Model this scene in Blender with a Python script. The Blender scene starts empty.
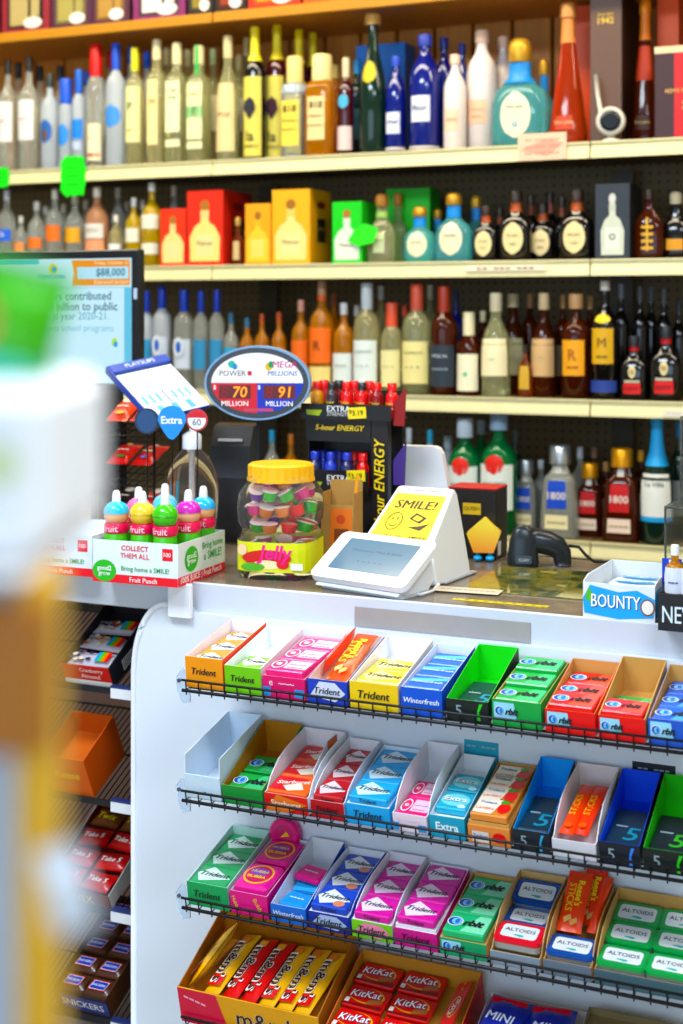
import bpy, math, random
from mathutils import Matrix, Vector
random.seed(7)
D = bpy.data
COL = bpy.context.scene.collection
R = math.radians

# ------------------------------------------------------------------ camera model (level camera, lens shift)
F_PX, CX, HOR = 1422.0, 341.5, 312.0
CAM_H = 1.45
YAW = R(24.2)
SN, CS = math.sin(YAW), math.cos(YAW)
def tdist(px, Y): return Y / (CS + (px - CX) / F_PX * SN)
def XX(px, Y):
    u = (px - CX) / F_PX
    return tdist(px, Y) * (-SN + u * CS)
def ZZ(px, py, Y): return CAM_H + (HOR - py) / F_PX * tdist(px, Y)
def PT(px, py, Y): return Vector((XX(px, Y), Y, ZZ(px, py, Y)))
def GR(px, py, z):
    t = (z - CAM_H) * F_PX / (HOR - py); u = (px - CX) / F_PX
    return Vector((t * (-SN + u * CS), t * (CS + u * SN), z))

# ------------------------------------------------------------------ materials
def lin(h):
    h = h.lstrip('#'); o = []
    for i in (0, 2, 4):
        c = int(h[i:i+2], 16) / 255
        o.append(c / 12.92 if c <= .04045 else ((c + .055) / 1.055) ** 2.4)
    return (*o, 1)
def sat(c, k=1.16):
    g = .3 * c[0] + .59 * c[1] + .11 * c[2]
    mx, mn = max(c[:3]), min(c[:3])
    if mx - mn < .04: return c
    return tuple(min(1, max(0, g + (x - g) * k)) for x in c[:3]) + (1,)
MATS = {}
def mat(col, rough=.5, metal=0, trans=0, emit=0, var=.06, ior=1.45, coat=0, alpha=1, scale=40):
    key = (col, rough, metal, trans, emit, var, ior, coat, alpha, scale)
    if key in MATS: return MATS[key]
    m = D.materials.new('surface_' + col.strip('#')); m.use_nodes = True
    nt = m.node_tree; b = nt.nodes['Principled BSDF']
    c = sat(lin(col))
    b.inputs['Base Color'].default_value = tuple(x * .2 for x in c[:3]) + (1,) if emit else c
    b.inputs['Roughness'].default_value = rough
    b.inputs['Metallic'].default_value = metal
    b.inputs['Transmission Weight'].default_value = trans
    b.inputs['IOR'].default_value = ior
    b.inputs['Coat Weight'].default_value = coat
    b.inputs['Alpha'].default_value = alpha
    if emit:
        b.inputs['Emission Color'].default_value = c
        b.inputs['Emission Strength'].default_value = emit
    elif var and not trans:
        tc = nt.nodes.new('ShaderNodeTexCoord'); n = nt.nodes.new('ShaderNodeTexNoise')
        n.inputs['Scale'].default_value = scale; n.inputs['Detail'].default_value = 2
        mx = nt.nodes.new('ShaderNodeMix'); mx.data_type = 'RGBA'
        mx.inputs['A'].default_value = tuple(x * (1 - var) for x in c[:3]) + (1,)
        mx.inputs['B'].default_value = tuple(min(1, x * (1 + var)) for x in c[:3]) + (1,)
        nt.links.new(tc.outputs['Object'], n.inputs['Vector'])
        nt.links.new(n.outputs['Fac'], mx.inputs['Factor'])
        nt.links.new(mx.outputs['Result'], b.inputs['Base Color'])
    MATS[key] = m
    return m
def paint(c, r=.45): return mat(c, r)
def gloss(c): return mat(c, .22, coat=.3)
def wrap_m(c): return mat(c, .3, coat=.15, var=.05)
def print_m(c): return mat(c, .55, var=0)

def node_mat(name):
    m = D.materials.new(name); m.use_nodes = True
    return m, m.node_tree, m.node_tree.nodes['Principled BSDF']

# ------------------------------------------------------------------ lettering
TXT = {}
def text_geo(s, bold, shear):
    k = (s, bold, shear)
    if k in TXT: return TXT[k]
    cu = D.curves.new('lettering', 'FONT'); cu.body = s; cu.offset = bold; cu.shear = shear; cu.resolution_u = 2
    cu.fill_mode = 'FRONT'
    o = D.objects.new('lettering', cu); COL.objects.link(o)
    dg = bpy.context.evaluated_depsgraph_get(); dg.update()
    me = o.evaluated_get(dg).to_mesh()
    v = [(p.co.x, p.co.y) for p in me.vertices]; f = [tuple(p.vertices) for p in me.polygons]
    o.evaluated_get(dg).to_mesh_clear()
    D.objects.remove(o); D.curves.remove(cu)
    if v:
        x0 = min(a for a, b in v); x1 = max(a for a, b in v); y0 = min(b for a, b in v); y1 = max(b for a, b in v)
        v = [(a - (x0 + x1) / 2, b - (y0 + y1) / 2) for a, b in v]
        TXT[k] = (v, f, x1 - x0, y1 - y0)
    else: TXT[k] = ([], [], 1, 1)
    return TXT[k]

# frames for flat artwork: local (x, y, out) -> 3-D
def M_top(z): return Matrix.Translation((0, 0, z))
def M_front(y): return Matrix(((1, 0, 0, 0), (0, 0, -1, y), (0, 1, 0, 0), (0, 0, 0, 1)))      # x right, y up, faces -Y
def M_right(x): return Matrix(((0, 0, 1, x), (1, 0, 0, 0), (0, 1, 0, 0), (0, 0, 0, 1)))     # x goes back (+Y), y up, faces +X

class MB:
    def __init__(s): s.v = []; s.f = []; s.m = []; s.s = []; s.mats = []
    def mi(s, m):
        if m not in s.mats: s.mats.append(m)
        return s.mats.index(m)
    def add(s, vs, fs, m, smooth=False, M=None):
        o = len(s.v); i = s.mi(m)
        for p in vs:
            p = Vector(p); s.v.append(M @ p if M else p)
        for f in fs:
            s.f.append(tuple(o + a for a in f)); s.m.append(i); s.s.append(smooth)
        return s
    def box(s, x0, x1, y0, y1, z0, z1, m, ch=0, M=None):
        if ch <= 0:
            vs = [(x, y, z) for z in (z0, z1) for y in (y0, y1) for x in (x0, x1)]
            fs = [(0, 2, 3, 1), (4, 5, 7, 6), (0, 1, 5, 4), (2, 6, 7, 3), (0, 4, 6, 2), (1, 3, 7, 5)]
            return s.add(vs, fs, m, False, M)
        c = min(ch, (x1 - x0) * .45, (y1 - y0) * .45, (z1 - z0) * .45)
        vs = []; idx = {}
        for xi, x in enumerate((x0, x1)):
            for yi, y in enumerate((y0, y1)):
                for zi, z in enumerate((z0, z1)):
                    dx = c if xi == 0 else -c; dy = c if yi == 0 else -c; dz = c if zi == 0 else -c
                    idx[xi, yi, zi, 0] = len(vs); vs.append((x, y + dy, z + dz))
                    idx[xi, yi, zi, 1] = len(vs); vs.append((x + dx, y, z + dz))
                    idx[xi, yi, zi, 2] = len(vs); vs.append((x + dx, y + dy, z))
        I = lambda a, b, d, k: idx[a, b, d, k]
        fs = []
        for a in (0, 1):
            q = [I(a, 0, 0, 0), I(a, 1, 0, 0), I(a, 1, 1, 0), I(a, 0, 1, 0)]; fs.append(q if a else q[::-1])
            q = [I(0, a, 0, 1), I(1, a, 0, 1), I(1, a, 1, 1), I(0, a, 1, 1)]; fs.append(q[::-1] if a else q)
            q = [I(0, 0, a, 2), I(1, 0, a, 2), I(1, 1, a, 2), I(0, 1, a, 2)]; fs.append(q if a else q[::-1])
            for b in (0, 1):
                fl = (a ^ b)
                q = [I(a, b, 0, 0), I(a, b, 1, 0), I(a, b, 1, 1), I(a, b, 0, 1)]; fs.append(q if fl else q[::-1])
                q = [I(a, 0, b, 0), I(a, 1, b, 0), I(a, 1, b, 2), I(a, 0, b, 2)]; fs.append(q[::-1] if fl else q)
                q = [I(0, a, b, 1), I(1, a, b, 1), I(1, a, b, 2), I(0, a, b, 2)]; fs.append(q if fl else q[::-1])
                for d in (0, 1):
                    q = [I(a, b, d, 0), I(a, b, d, 1), I(a, b, d, 2)]; fs.append(q if (a ^ b ^ d) else q[::-1])
        return s.add(vs, fs, m, False, M)
    def lathe(s, prof, m, n=24, ex=2, sx=1, sy=1, M=None, smooth=True, a0=0):
        vs = []; fs = []
        for z, r in prof:
            for k in range(n):
                a = 2 * math.pi * k / n + a0; c, d = math.cos(a), math.sin(a)
                q = 1 if ex == 2 else 1 / (abs(c) ** ex + abs(d) ** ex) ** (1 / ex)
                vs.append((r * q * c * sx, r * q * d * sy, z))
        for i in range(len(prof) - 1):
            for k in range(n):
                k2 = (k + 1) % n
                fs.append((i * n + k, i * n + k2, (i + 1) * n + k2, (i + 1) * n + k))
        s.add(vs, fs, m, smooth, M)
        s.add(vs[:n], [tuple(range(n))[::-1]], m, False, M)
        s.add(vs[-n:], [tuple(range(n))], m, False, M)
        return s
    def prism(s, pts, z0, z1, m, M=None, smooth=False):
        n = len(pts)
        vs = [(x, y, z0) for x, y in pts] + [(x, y, z1) for x, y in pts]
        fs = [tuple(range(n))[::-1], tuple(range(n, 2 * n))]
        s.add(vs, fs, m, False, M)
        return s.add(vs, [(i, (i + 1) % n, n + (i + 1) % n, n + i) for i in range(n)], m, smooth, M)
    def flat(s, pts, m, M, z=.0004):
        return s.add([(x, y, z) for x, y in pts], [tuple(range(len(pts)))], m, False, M)
    def rect(s, x0, x1, y0, y1, m, M, z=.0004): return s.flat([(x0, y0), (x1, y0), (x1, y1), (x0, y1)], m, M, z)
    def ell(s, cx, cy, rx, ry, m, M, z=.0004, n=20):
        return s.flat([(cx + rx * math.cos(2 * math.pi * k / n), cy + ry * math.sin(2 * math.pi * k / n)) for k in range(n)], m, M, z)
    def text(s, t, cx, cy, w, h, m, M, z=.0008, bold=.02, shear=0, fit='w', bend=None, rot=0):
        heavy = bold > .025 and any(ch in 'MNWmnwKkAVXZz#' for ch in t)
        v, f, tw, th = text_geo(t, 0 if heavy else bold * .45, shear)
        k = w / tw if fit == 'w' else h / th
        ky = h / th if (fit == 'wh') else k
        kx = w / tw if (fit == 'wh') else k
        c, d = math.cos(rot), math.sin(rot)
        vs = []
        for a, b in v:
            a *= kx; b *= ky
            x = cx + a * c - b * d; y = cy + a * d + b * c
            vs.append(bend(x, y, z) if bend else (x, y, z))
        if heavy:                                     # second and third stroke beside the first thickens the letters
            g = (bold * .3) * kx
            for q, dz in ((-g, .00012), (g, .00024)): s.add([Vector(p) + (Vector((q, -dz, 0)) if bend else Vector((q * c, q * d, dz))) for p in vs], f, m, False, M)
        return s.add(vs, f, m, False, M)
    def tube(s, pts, r, m, n=6, closed=False):
        pts = [Vector(p) for p in pts]; vs = []; fs = []; N = len(pts)
        for i, p in enumerate(pts):
            a = pts[i - 1] if i else pts[i]; b = pts[i + 1] if i < N - 1 else pts[i]
            t = (b - a).normalized(); q = Vector((0, 0, 1)) if abs(t.z) < .9 else Vector((1, 0, 0))
            x = t.cross(q).normalized(); y = t.cross(x)
            for k in range(n):
                g = 2 * math.pi * k / n
                vs.append(p + x * r * math.cos(g) + y * r * math.sin(g))
        for i in range(N - 1):
            for k in range(n):
                k2 = (k + 1) % n
                fs.append((i * n + k, i * n + k2, (i + 1) * n + k2, (i + 1) * n + k))
        fs.append(tuple(range(n))); fs.append(tuple(range((N - 1) * n, N * n))[::-1])
        return s.add(vs, fs, m, True)
    def ball(s, c, r, m, n=16, k=10, M=None):
        if not hasattr(r, '__len__'): r = (r, r, r)
        T = Matrix.Translation(c) @ Matrix.Diagonal((*r, 1))
        if M: T = M @ T
        pr = [(-math.cos(math.pi * i / k), math.sin(math.pi * i / k)) for i in range(k + 1)]
        pr[0] = (-1, .02); pr[-1] = (1, .02)
        return s.lathe(pr, m, n, M=T)
    def pillow(s, w, l, h, m, M=None, crimp=.006, nx=8, ny=14, wob=0, mend=None):
        vs = []; fs = []
        for side in (1, -1):
            for j in range(ny + 1):
                y = l * (j / ny - .5); e = l / 2 - abs(y)
                ky = 0 if e < crimp else min(1, ((e - crimp) / (.18 * l + .004))) ** .5
                for i in range(nx + 1):
                    x = w * (i / nx - .5); kx = max(0, 1 - (2 * x / w) ** 2) ** .45
                    wv = 1 + wob * math.sin(i * 2.1 + j * 1.7)
                    vs.append((x * (1 + .03 * (1 - ky)), y, side * (.0006 + h / 2 * kx * ky * wv)))
        n1 = (nx + 1) * (ny + 1)
        for j in range(ny):
            for i in range(nx):
                a = j * (nx + 1) + i; q = (a, a + 1, a + nx + 2, a + nx + 1)
                fs.append(q); fs.append(tuple(n1 + b for b in q[::-1]))
        return s.add(vs, fs, m, True, M)
    def build(s, name, parent=None, M=None):
        me = D.meshes.new(name)
        me.from_pydata([tuple(p) for p in s.v], [], s.f)
        for m in s.mats: me.materials.append(m)
        me.polygons.foreach_set('material_index', s.m)
        me.polygons.foreach_set('use_smooth', s.s)
        me.update()
        o = D.objects.new(name, me); COL.objects.link(o)
        if parent: o.parent = parent
        if M is not None: o.matrix_basis = M
        return o

# ------------------------------------------------------------------ things, labels
REG = []
def tag(o, desc, cat, where='', group=None, key=None):
    o['category'] = cat
    if group: o['group'] = group
    REG.append((o, desc, where, key))
    return o
def thing(name, desc, cat, where='', M=None, group=None, key=None):
    o = D.objects.new(name, None); COL.objects.link(o); o.empty_display_size = .02
    if M is not None: o.matrix_basis = M
    return tag(o, desc, cat, where, group, key)
def struct(o, name=None):
    o['kind'] = 'structure'; return o
ORD = 'first second third fourth fifth sixth seventh eighth ninth tenth eleventh twelfth thirteenth fourteenth fifteenth sixteenth seventeenth eighteenth nineteenth twentieth'.split()
def finish_labels():
    by = {}
    for r in REG: by.setdefault((r[1], r[2]), []).append(r)
    for (d, w), rs in by.items():
        if len(rs) == 1 or rs[0][3] == 'same':
            for r in rs: r[0]['label'] = (d + ' ' + w).strip()
            continue
        rs.sort(key=lambda r: r[0].matrix_basis.translation.x)
        n = len(rs)
        for i, r in enumerate(rs):
            if n == 2: t = ('left one', 'right one')[i]
            elif i == 0: t = 'leftmost'
            elif i == n - 1: t = 'rightmost'
            elif n == 3: t = 'middle one'
            else: t = ORD[i] + ' from left'
            r[0]['label'] = '%s %s, %s' % (d, w, t) if w else '%s, %s' % (d, t)
def copy_tree(o, parent=None):
    c = o.copy(); COL.objects.link(c)
    if parent: c.parent = parent
    for ch in list(o.children): copy_tree(ch, c)
    return c
def TR(x, y, z, rz=0, rx=0, ry=0):
    return Matrix.Translation((x, y, z)) @ Matrix.Rotation(rz, 4, 'Z') @ Matrix.Rotation(ry, 4, 'Y') @ Matrix.Rotation(rx, 4, 'X')
# ================================================================== the room
YS = 3.6                                   # front edge of the wall shelving
def wood_mat():
    m, nt, b = node_mat('wood_panelling')
    tc = nt.nodes.new('ShaderNodeTexCoord'); mp = nt.nodes.new('ShaderNodeMapping'); mp.inputs['Scale'].default_value = (9, 9, .8)
    n = nt.nodes.new('ShaderNodeTexNoise'); n.inputs['Scale'].default_value = 6; n.inputs['Detail'].default_value = 6
    r = nt.nodes.new('ShaderNodeValToRGB'); r.color_ramp.elements[0].color = lin('#b0620e'); r.color_ramp.elements[1].color = lin('#e09428')
    nt.links.new(tc.outputs['Object'], mp.inputs['Vector']); nt.links.new(mp.outputs['Vector'], n.inputs['Vector'])
    nt.links.new(n.outputs['Fac'], r.inputs['Fac']); nt.links.new(r.outputs['Color'], b.inputs['Base Color']); b.inputs['Roughness'].default_value = .5
    return m
def peg_mat():
    m, nt, b = node_mat('pegboard')
    tc = nt.nodes.new('ShaderNodeTexCoord')
    sc = nt.nodes.new('ShaderNodeVectorMath'); sc.operation = 'SCALE'; sc.inputs['Scale'].default_value = 1 / .0254
    fr = nt.nodes.new('ShaderNodeVectorMath'); fr.operation = 'FRACTION'
    su = nt.nodes.new('ShaderNodeVectorMath'); su.operation = 'SUBTRACT'; su.inputs[1].default_value = (.5, .5, .5)
    ml = nt.nodes.new('ShaderNodeVectorMath'); ml.operation = 'MULTIPLY'; ml.inputs[1].default_value = (1, 0, 1)
    ln = nt.nodes.new('ShaderNodeVectorMath'); ln.operation = 'LENGTH'
    lt = nt.nodes.new('ShaderNodeMath'); lt.operation = 'LESS_THAN'; lt.inputs[1].default_value = .16
    mx = nt.nodes.new('ShaderNodeMix'); mx.data_type = 'RGBA'; mx.inputs['A'].default_value = lin('#68542a'); mx.inputs['B'].default_value = lin('#120e08')
    for a, c in ((tc.outputs['Object'], sc.inputs[0]), (sc.outputs[0], fr.inputs[0]), (fr.outputs[0], su.inputs[0]), (su.outputs[0], ml.inputs[0]), (ml.outputs[0], ln.inputs[0]), (ln.outputs['Value'], lt.inputs[0]), (lt.outputs[0], mx.inputs['Factor']), (mx.outputs['Result'], b.inputs['Base Color'])):
        nt.links.new(a, c)
    b.inputs['Roughness'].default_value = .6
    return m
def tile_mat(name, c1, c2, size, gap):
    m, nt, b = node_mat(name)
    tc = nt.nodes.new('ShaderNodeTexCoord'); br = nt.nodes.new('ShaderNodeTexBrick')
    br.offset = 0; br.inputs['Scale'].default_value = 1 / size; br.inputs['Mortar Size'].default_value = gap
    br.inputs['Brick Width'].default_value = 1; br.inputs['Row Height'].default_value = 1
    br.inputs['Color1'].default_value = lin(c1); br.inputs['Color2'].default_value = lin(c1); br.inputs['Mortar'].default_value = lin(c2)
    nt.links.new(tc.outputs['Object'], br.inputs['Vector']); nt.links.new(br.outputs['Color'], b.inputs['Base Color'])
    b.inputs['Roughness'].default_value = .35
    return m
RX0, RX1, RY0, RY1, RZ = -4.6, 2.6, -2.6, 4.02, 2.95
wallm = mat('#cfc7b4', .8, scale=3)
struct(MB().box(RX0, RX1, RY0, RY1 + .1, -.1, 0, tile_mat('floor_tile', '#8f8778', '#5d574c', .305, .012)).build('floor'))
struct(MB().box(RX0, RX1, RY0, RY1 + .1, RZ, RZ + .1, tile_mat('ceiling_tile', '#d9d5ca', '#9a9689', .61, .015)).build('ceiling'))
struct(MB().box(RX0, RX1, RY1, RY1 + .1, 0, RZ, peg_mat()).build('wall_back'))
struct(MB().box(RX0 - .1, RX0, RY0, RY1, 0, RZ, wallm).build('wall_left'))
struct(MB().box(RX1, RX1 + .1, RY0, RY1, 0, RZ, wallm).build('wall_right'))
b = MB()                                                        # rear wall with a shop window opening
b.box(RX0, RX1, RY0 - .1, RY0, 0, .7, wallm); b.box(RX0, RX1, RY0 - .1, RY0, 2.5, RZ, wallm)
b.box(RX0, -3.6, RY0 - .1, RY0, .7, 2.5, wallm); b.box(1.6, RX1, RY0 - .1, RY0, .7, 2.5, wallm)
struct(b.build('wall_rear'))
b = MB(); fm = mat('#9a9da0', .4, .6)
for x in (-3.6, -1.9, -.15, 1.55): b.box(x, x + .05, RY0 - .08, RY0 - .02, .7, 2.5, fm)
b.box(-3.6, 1.6, RY0 - .08, RY0 - .02, .7, .75, fm); b.box(-3.6, 1.6, RY0 - .08, RY0 - .02, 2.45, 2.5, fm)
struct(b.build('window_1'))

# shelf tops, read off the photograph
ZS = [ZZ(200, 14, YS), ZZ(430, 150, YS), ZZ(400, 262.5, YS), ZZ(400, 395, YS), ZZ(600, 542.5, YS)]
WHERE = ['on the top shelf', 'on the upper shelf', 'on the middle shelf', 'on the lower shelf', 'on the bottom shelf']
# wood panelling behind the upper shelf, a lighter strip of boards with dark gaps
b = MB(); wm = wood_mat(); gap = mat('#241304', .8)
x = -3.4; b.box(-3.4, .6, 3.985, 4.0, ZS[1] - .02, RZ - .01, gap)
while x < .6:
    b.box(x + .004, x + .116, 3.965, 3.985, ZS[1] - .02, RZ - .01, wm, ch=.004); x += .12
struct(b.build('trim_1'))
SEAM = [-3.135, -2.025, -.914, .25]
cream = mat('#e6dcac', .4); woodlip = mat('#b98238', .5); dark = mat('#5a4a2c', .6)
names = ['top wall shelf', 'upper bottle shelf', 'middle bottle shelf', 'lower bottle shelf', 'bottom bottle shelf']
for i in range(3):
    upr = MB()
    for x in (SEAM[i], SEAM[i + 1] - .03): upr.box(x, x + .03, 3.95, 3.964, .05, ZS[1] - .04, mat('#3e321c', .5))
    for k in range(5):
        sec = ('left', 'middle', 'right')[i]
        t = thing('bottle_shelf', ('wood-edged' if k == 0 else 'cream') + ' board and price rail, %s section of the %s' % (sec, names[k]), 'shelf', M=TR(SEAM[i], YS, ZS[k]))
        w = SEAM[i + 1] - SEAM[i] - .004
        MB().box(0, w, .012, .36, -.022, 0, dark if k else wm).build('shelf_board', t)
        lb = MB()
        if k == 0: lb.box(0, w, -.002, .0115, -.03, .001, woodlip, ch=.003)
        else:
            lb.box(0, w, 0, .0115, -.04, .0, cream, ch=.002)
            lb.box(0, w, -.004, -.0002, -.0035, .001, cream); lb.box(0, w, -.005, -.0002, -.042, -.036, cream)
            lb.add([(0, -.0002, -.014), (w, -.0002, -.014), (w, -.005, -.036), (0, -.005, -.036)], [(0, 1, 2, 3)], cream)
        lb.build('price_rail', t)
# steel uprights between the sections
    struct(upr.build('trim_%d' % (i + 2)))

# ------------------------------------------------------------------ camera and light
cam = D.cameras.new('camera'); co = D.objects.new('camera', cam); COL.objects.link(co)
co.location = (0, 0, CAM_H); co.rotation_euler = (R(90), 0, YAW)
cam.sensor_fit = 'VERTICAL'; cam.sensor_height = 36; cam.lens = F_PX / 1024 * 36; cam.shift_y = -(512 - HOR) / 1024
cam.clip_start = .05
cam.dof.use_dof = True; cam.dof.focus_distance = 2.42; cam.dof.aperture_fstop = 3.1
bpy.context.scene.camera = co
def area(name, loc, rot, sx, sy, power, col):
    l = D.lights.new(name, 'AREA'); l.shape = 'RECTANGLE'; l.size = sx; l.size_y = sy; l.energy = power; l.color = col
    o = D.objects.new(name, l); COL.objects.link(o); o.location = loc; o.rotation_euler = rot
    return o
area('window_daylight', (-1.0, RY0 + .05, 1.6), (R(90), 0, 0), 5.0, 1.75, 78, (.56, .77, 1))
area('aisle_ceiling_light', (-1.9, 2.95, RZ - .03), (0, 0, 0), 2.6, .3, 48, (1, .88, .64))
area('aisle_ceiling_light', (.4, 2.95, RZ - .03), (0, 0, 0), 1.4, .3, 28, (1, .88, .64))
area('shop_ceiling_light', (-1.6, 1.0, RZ - .03), (0, 0, 0), 1.2, .6, 80, (.76, .87, 1))
area('shop_ceiling_light', (.6, .6, RZ - .03), (0, 0, 0), 1.2, .6, 58, (.76, .87, 1))
w = D.worlds.new('world'); bpy.context.scene.world = w; w.use_nodes = True
bg = w.node_tree.nodes['Background']; bg.inputs[0].default_value = (.75, .88, 1, 1); bg.inputs[1].default_value = .6
vs = bpy.context.scene.view_settings
bpy.context.scene.display_settings.display_device = 'sRGB'
vs.view_transform = 'Standard'; vs.look = 'None'; vs.gamma = 1; vs.exposure = 0.0; vs.use_curve_mapping = False
# ================================================================== bottles and gift boxes on the wall shelves
GL = {
 'clear': mat('#f1f4ea', .05, trans=.8, ior=1.34), 'frost': mat('#e3ebf3', .35, trans=.55, ior=1.34), 'pale': mat('#f2eab4', .05, trans=.8, ior=1.34),
 'yellow': mat('#f0cc3a', .05, trans=.6, ior=1.34), 'gold': mat('#e49a34', .05, trans=.65, ior=1.34), 'amber': mat('#c05f16', .05, trans=.8, ior=1.34),
 'brown': mat('#5c2408', .06, trans=.6, ior=1.34), 'black': mat('#0d0b0b', .12, coat=.4), 'red': mat('#dc5a24', .06, trans=.75, ior=1.34),
 'dkred': mat('#3d0a12', .12, coat=.4), 'dkgreen': mat('#0f2f22', .08, trans=.3, ior=1.34, coat=.4), 'green': mat('#0f9150', .05, trans=.6, ior=1.34),
 'teal': mat('#86e2e6', .06, trans=.75, ior=1.34), 'blue': mat('#0d1a72', .1, coat=.5), 'white': mat('#e9dcd6', .25, coat=.4), 'peach': mat('#f0b48c', .06, trans=.6, ior=1.34),
 'olive': mat('#e6e6b4', .05, trans=.8, ior=1.34),
}
SH = {  # body profile (z, r) as fractions; cap start, cap radius, cross-section exponent, depth scale
 'std': ([(0, .9), (.012, 1), (.6, 1), (.66, .93), (.71, .72), (.75, .45), (.79, .32), (.93, .3)], .87, .35, 2, 1),
 'slim': ([(0, .9), (.012, 1), (.66, 1), (.71, .9), (.75, .58), (.78, .38), (.93, .36)], .86, .43, 2, 1),
 'sq': ([(0, .93), (.012, 1), (.58, 1), (.64, .94), (.68, .7), (.71, .42), (.74, .34), (.93, .33)], .85, .4, 6, 1),
 'sqtall': ([(0, .93), (.012, 1), (.66, 1), (.71, .92), (.745, .62), (.77, .42), (.93, .4)], .86, .5, 5, 1),
 'squat': ([(0, .85), (.03, .97), (.15, 1), (.4, .99), (.52, .86), (.58, .6), (.6, .5), (.64, .38), (.83, .36)], .82, .43, 2.6, .6),
 'taper': ([(0, .95), (.015, 1), (.08, 1), (.3, .8), (.5, .6), (.68, .42), (.78, .33), (.93, .29)], .9, .36, 2.4, .9),
 'azul': ([(0, .9), (.02, 1), (.55, 1), (.66, .96), (.73, .8), (.78, .58), (.82, .42), (.86, .34), (.9, .34)], .9, .44, 2, 1),
 'flask': ([(0, .85), (.03, .98), (.1, 1), (.4, 1), (.55, .9), (.64, .65), (.7, .4), (.75, .28), (.9, .27)], .86, .33, 3, .5),
 'pyr': ([(0, .95), (.015, 1), (.35, .93), (.6, .82), (.66, .72), (.7, .5), (.74, .4), (.83, .38)], .8, .58, 5, .8),
 'wine': ([(0, .93), (.015, 1), (.42, 1), (.52, .93), (.62, .72), (.72, .48), (.82, .36), (.97, .33)], .9, .38, 2, 1),
 'dark': ([(0, .9), (.02, 1), (.45, .98), (.56, .9), (.63, .62), (.69, .38), (.75, .3), (.9, .3)], .84, .4, 3, .7),
 'tree': ([(0, .95), (.015, 1), (.5, .96), (.62, .8), (.7, .52), (.76, .38), (.93, .33)], .87, .42, 2, 1),
}
def prof_r(prof, f):
    for (a, r), (b, q) in zip(prof, prof[1:]):
        if a <= f <= b: return r + (q - r) * (f - a) / max(1e-6, b - a)
    return prof[-1][1]
def LB(z0, z1, ha, col, *texts, sh='r', rough=.55): return (z0, z1, ha, col, sh, texts, rough)
SPOT = {}
def settle(k, px, w, top, Y0, sy):
    # first free place on shelf k along the line of sight, so that no two bottles touch
    best = None
    combos = sorted(((dy + (1 - q) * .35, q, dy) for q in (1, .95, .9, .85, .8) for dy in (0, .015, .03, .045, .06, .08, .1, .12, .15, .18)))
    if True:
        for _, shr, dy in combos:
            Y = Y0 + dy; t = tdist(px, Y); r = w / 2 * t / F_PX * shr; x = XX(px, Y); ry = r * max(sy, .5)
            if Y + ry > 3.948: continue
            ok = True
            for x2, y2, rx2, ry2 in SPOT.get(k, ()):
                if ((x - x2) / (r + rx2 + .0015)) ** 2 + ((Y - y2) / (ry + ry2 + .0015)) ** 2 < 1: ok = False; break
            for kk, bx0, bx1, by0, by1 in BOXES:
                if kk == k and x + r > bx0 - .001 and x - r < bx1 + .001 and Y + ry > by0 - .001 and Y - ry < by1 + .001: ok = False; break
            if ok:
                SPOT.setdefault(k, []).append((x, Y, r, ry)); return x, Y, r, ZZ(px, top, Y) - ZS[k]
    t = tdist(px, Y0); r = w / 2 * t / F_PX * .8; x = XX(px, Y0); SPOT.setdefault(k, []).append((x, Y0, r, r * sy))
    print('CROWDED', k, px, top)
    return x, Y0, r, ZZ(px, top, Y0) - ZS[k]
BOXES = []
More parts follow.
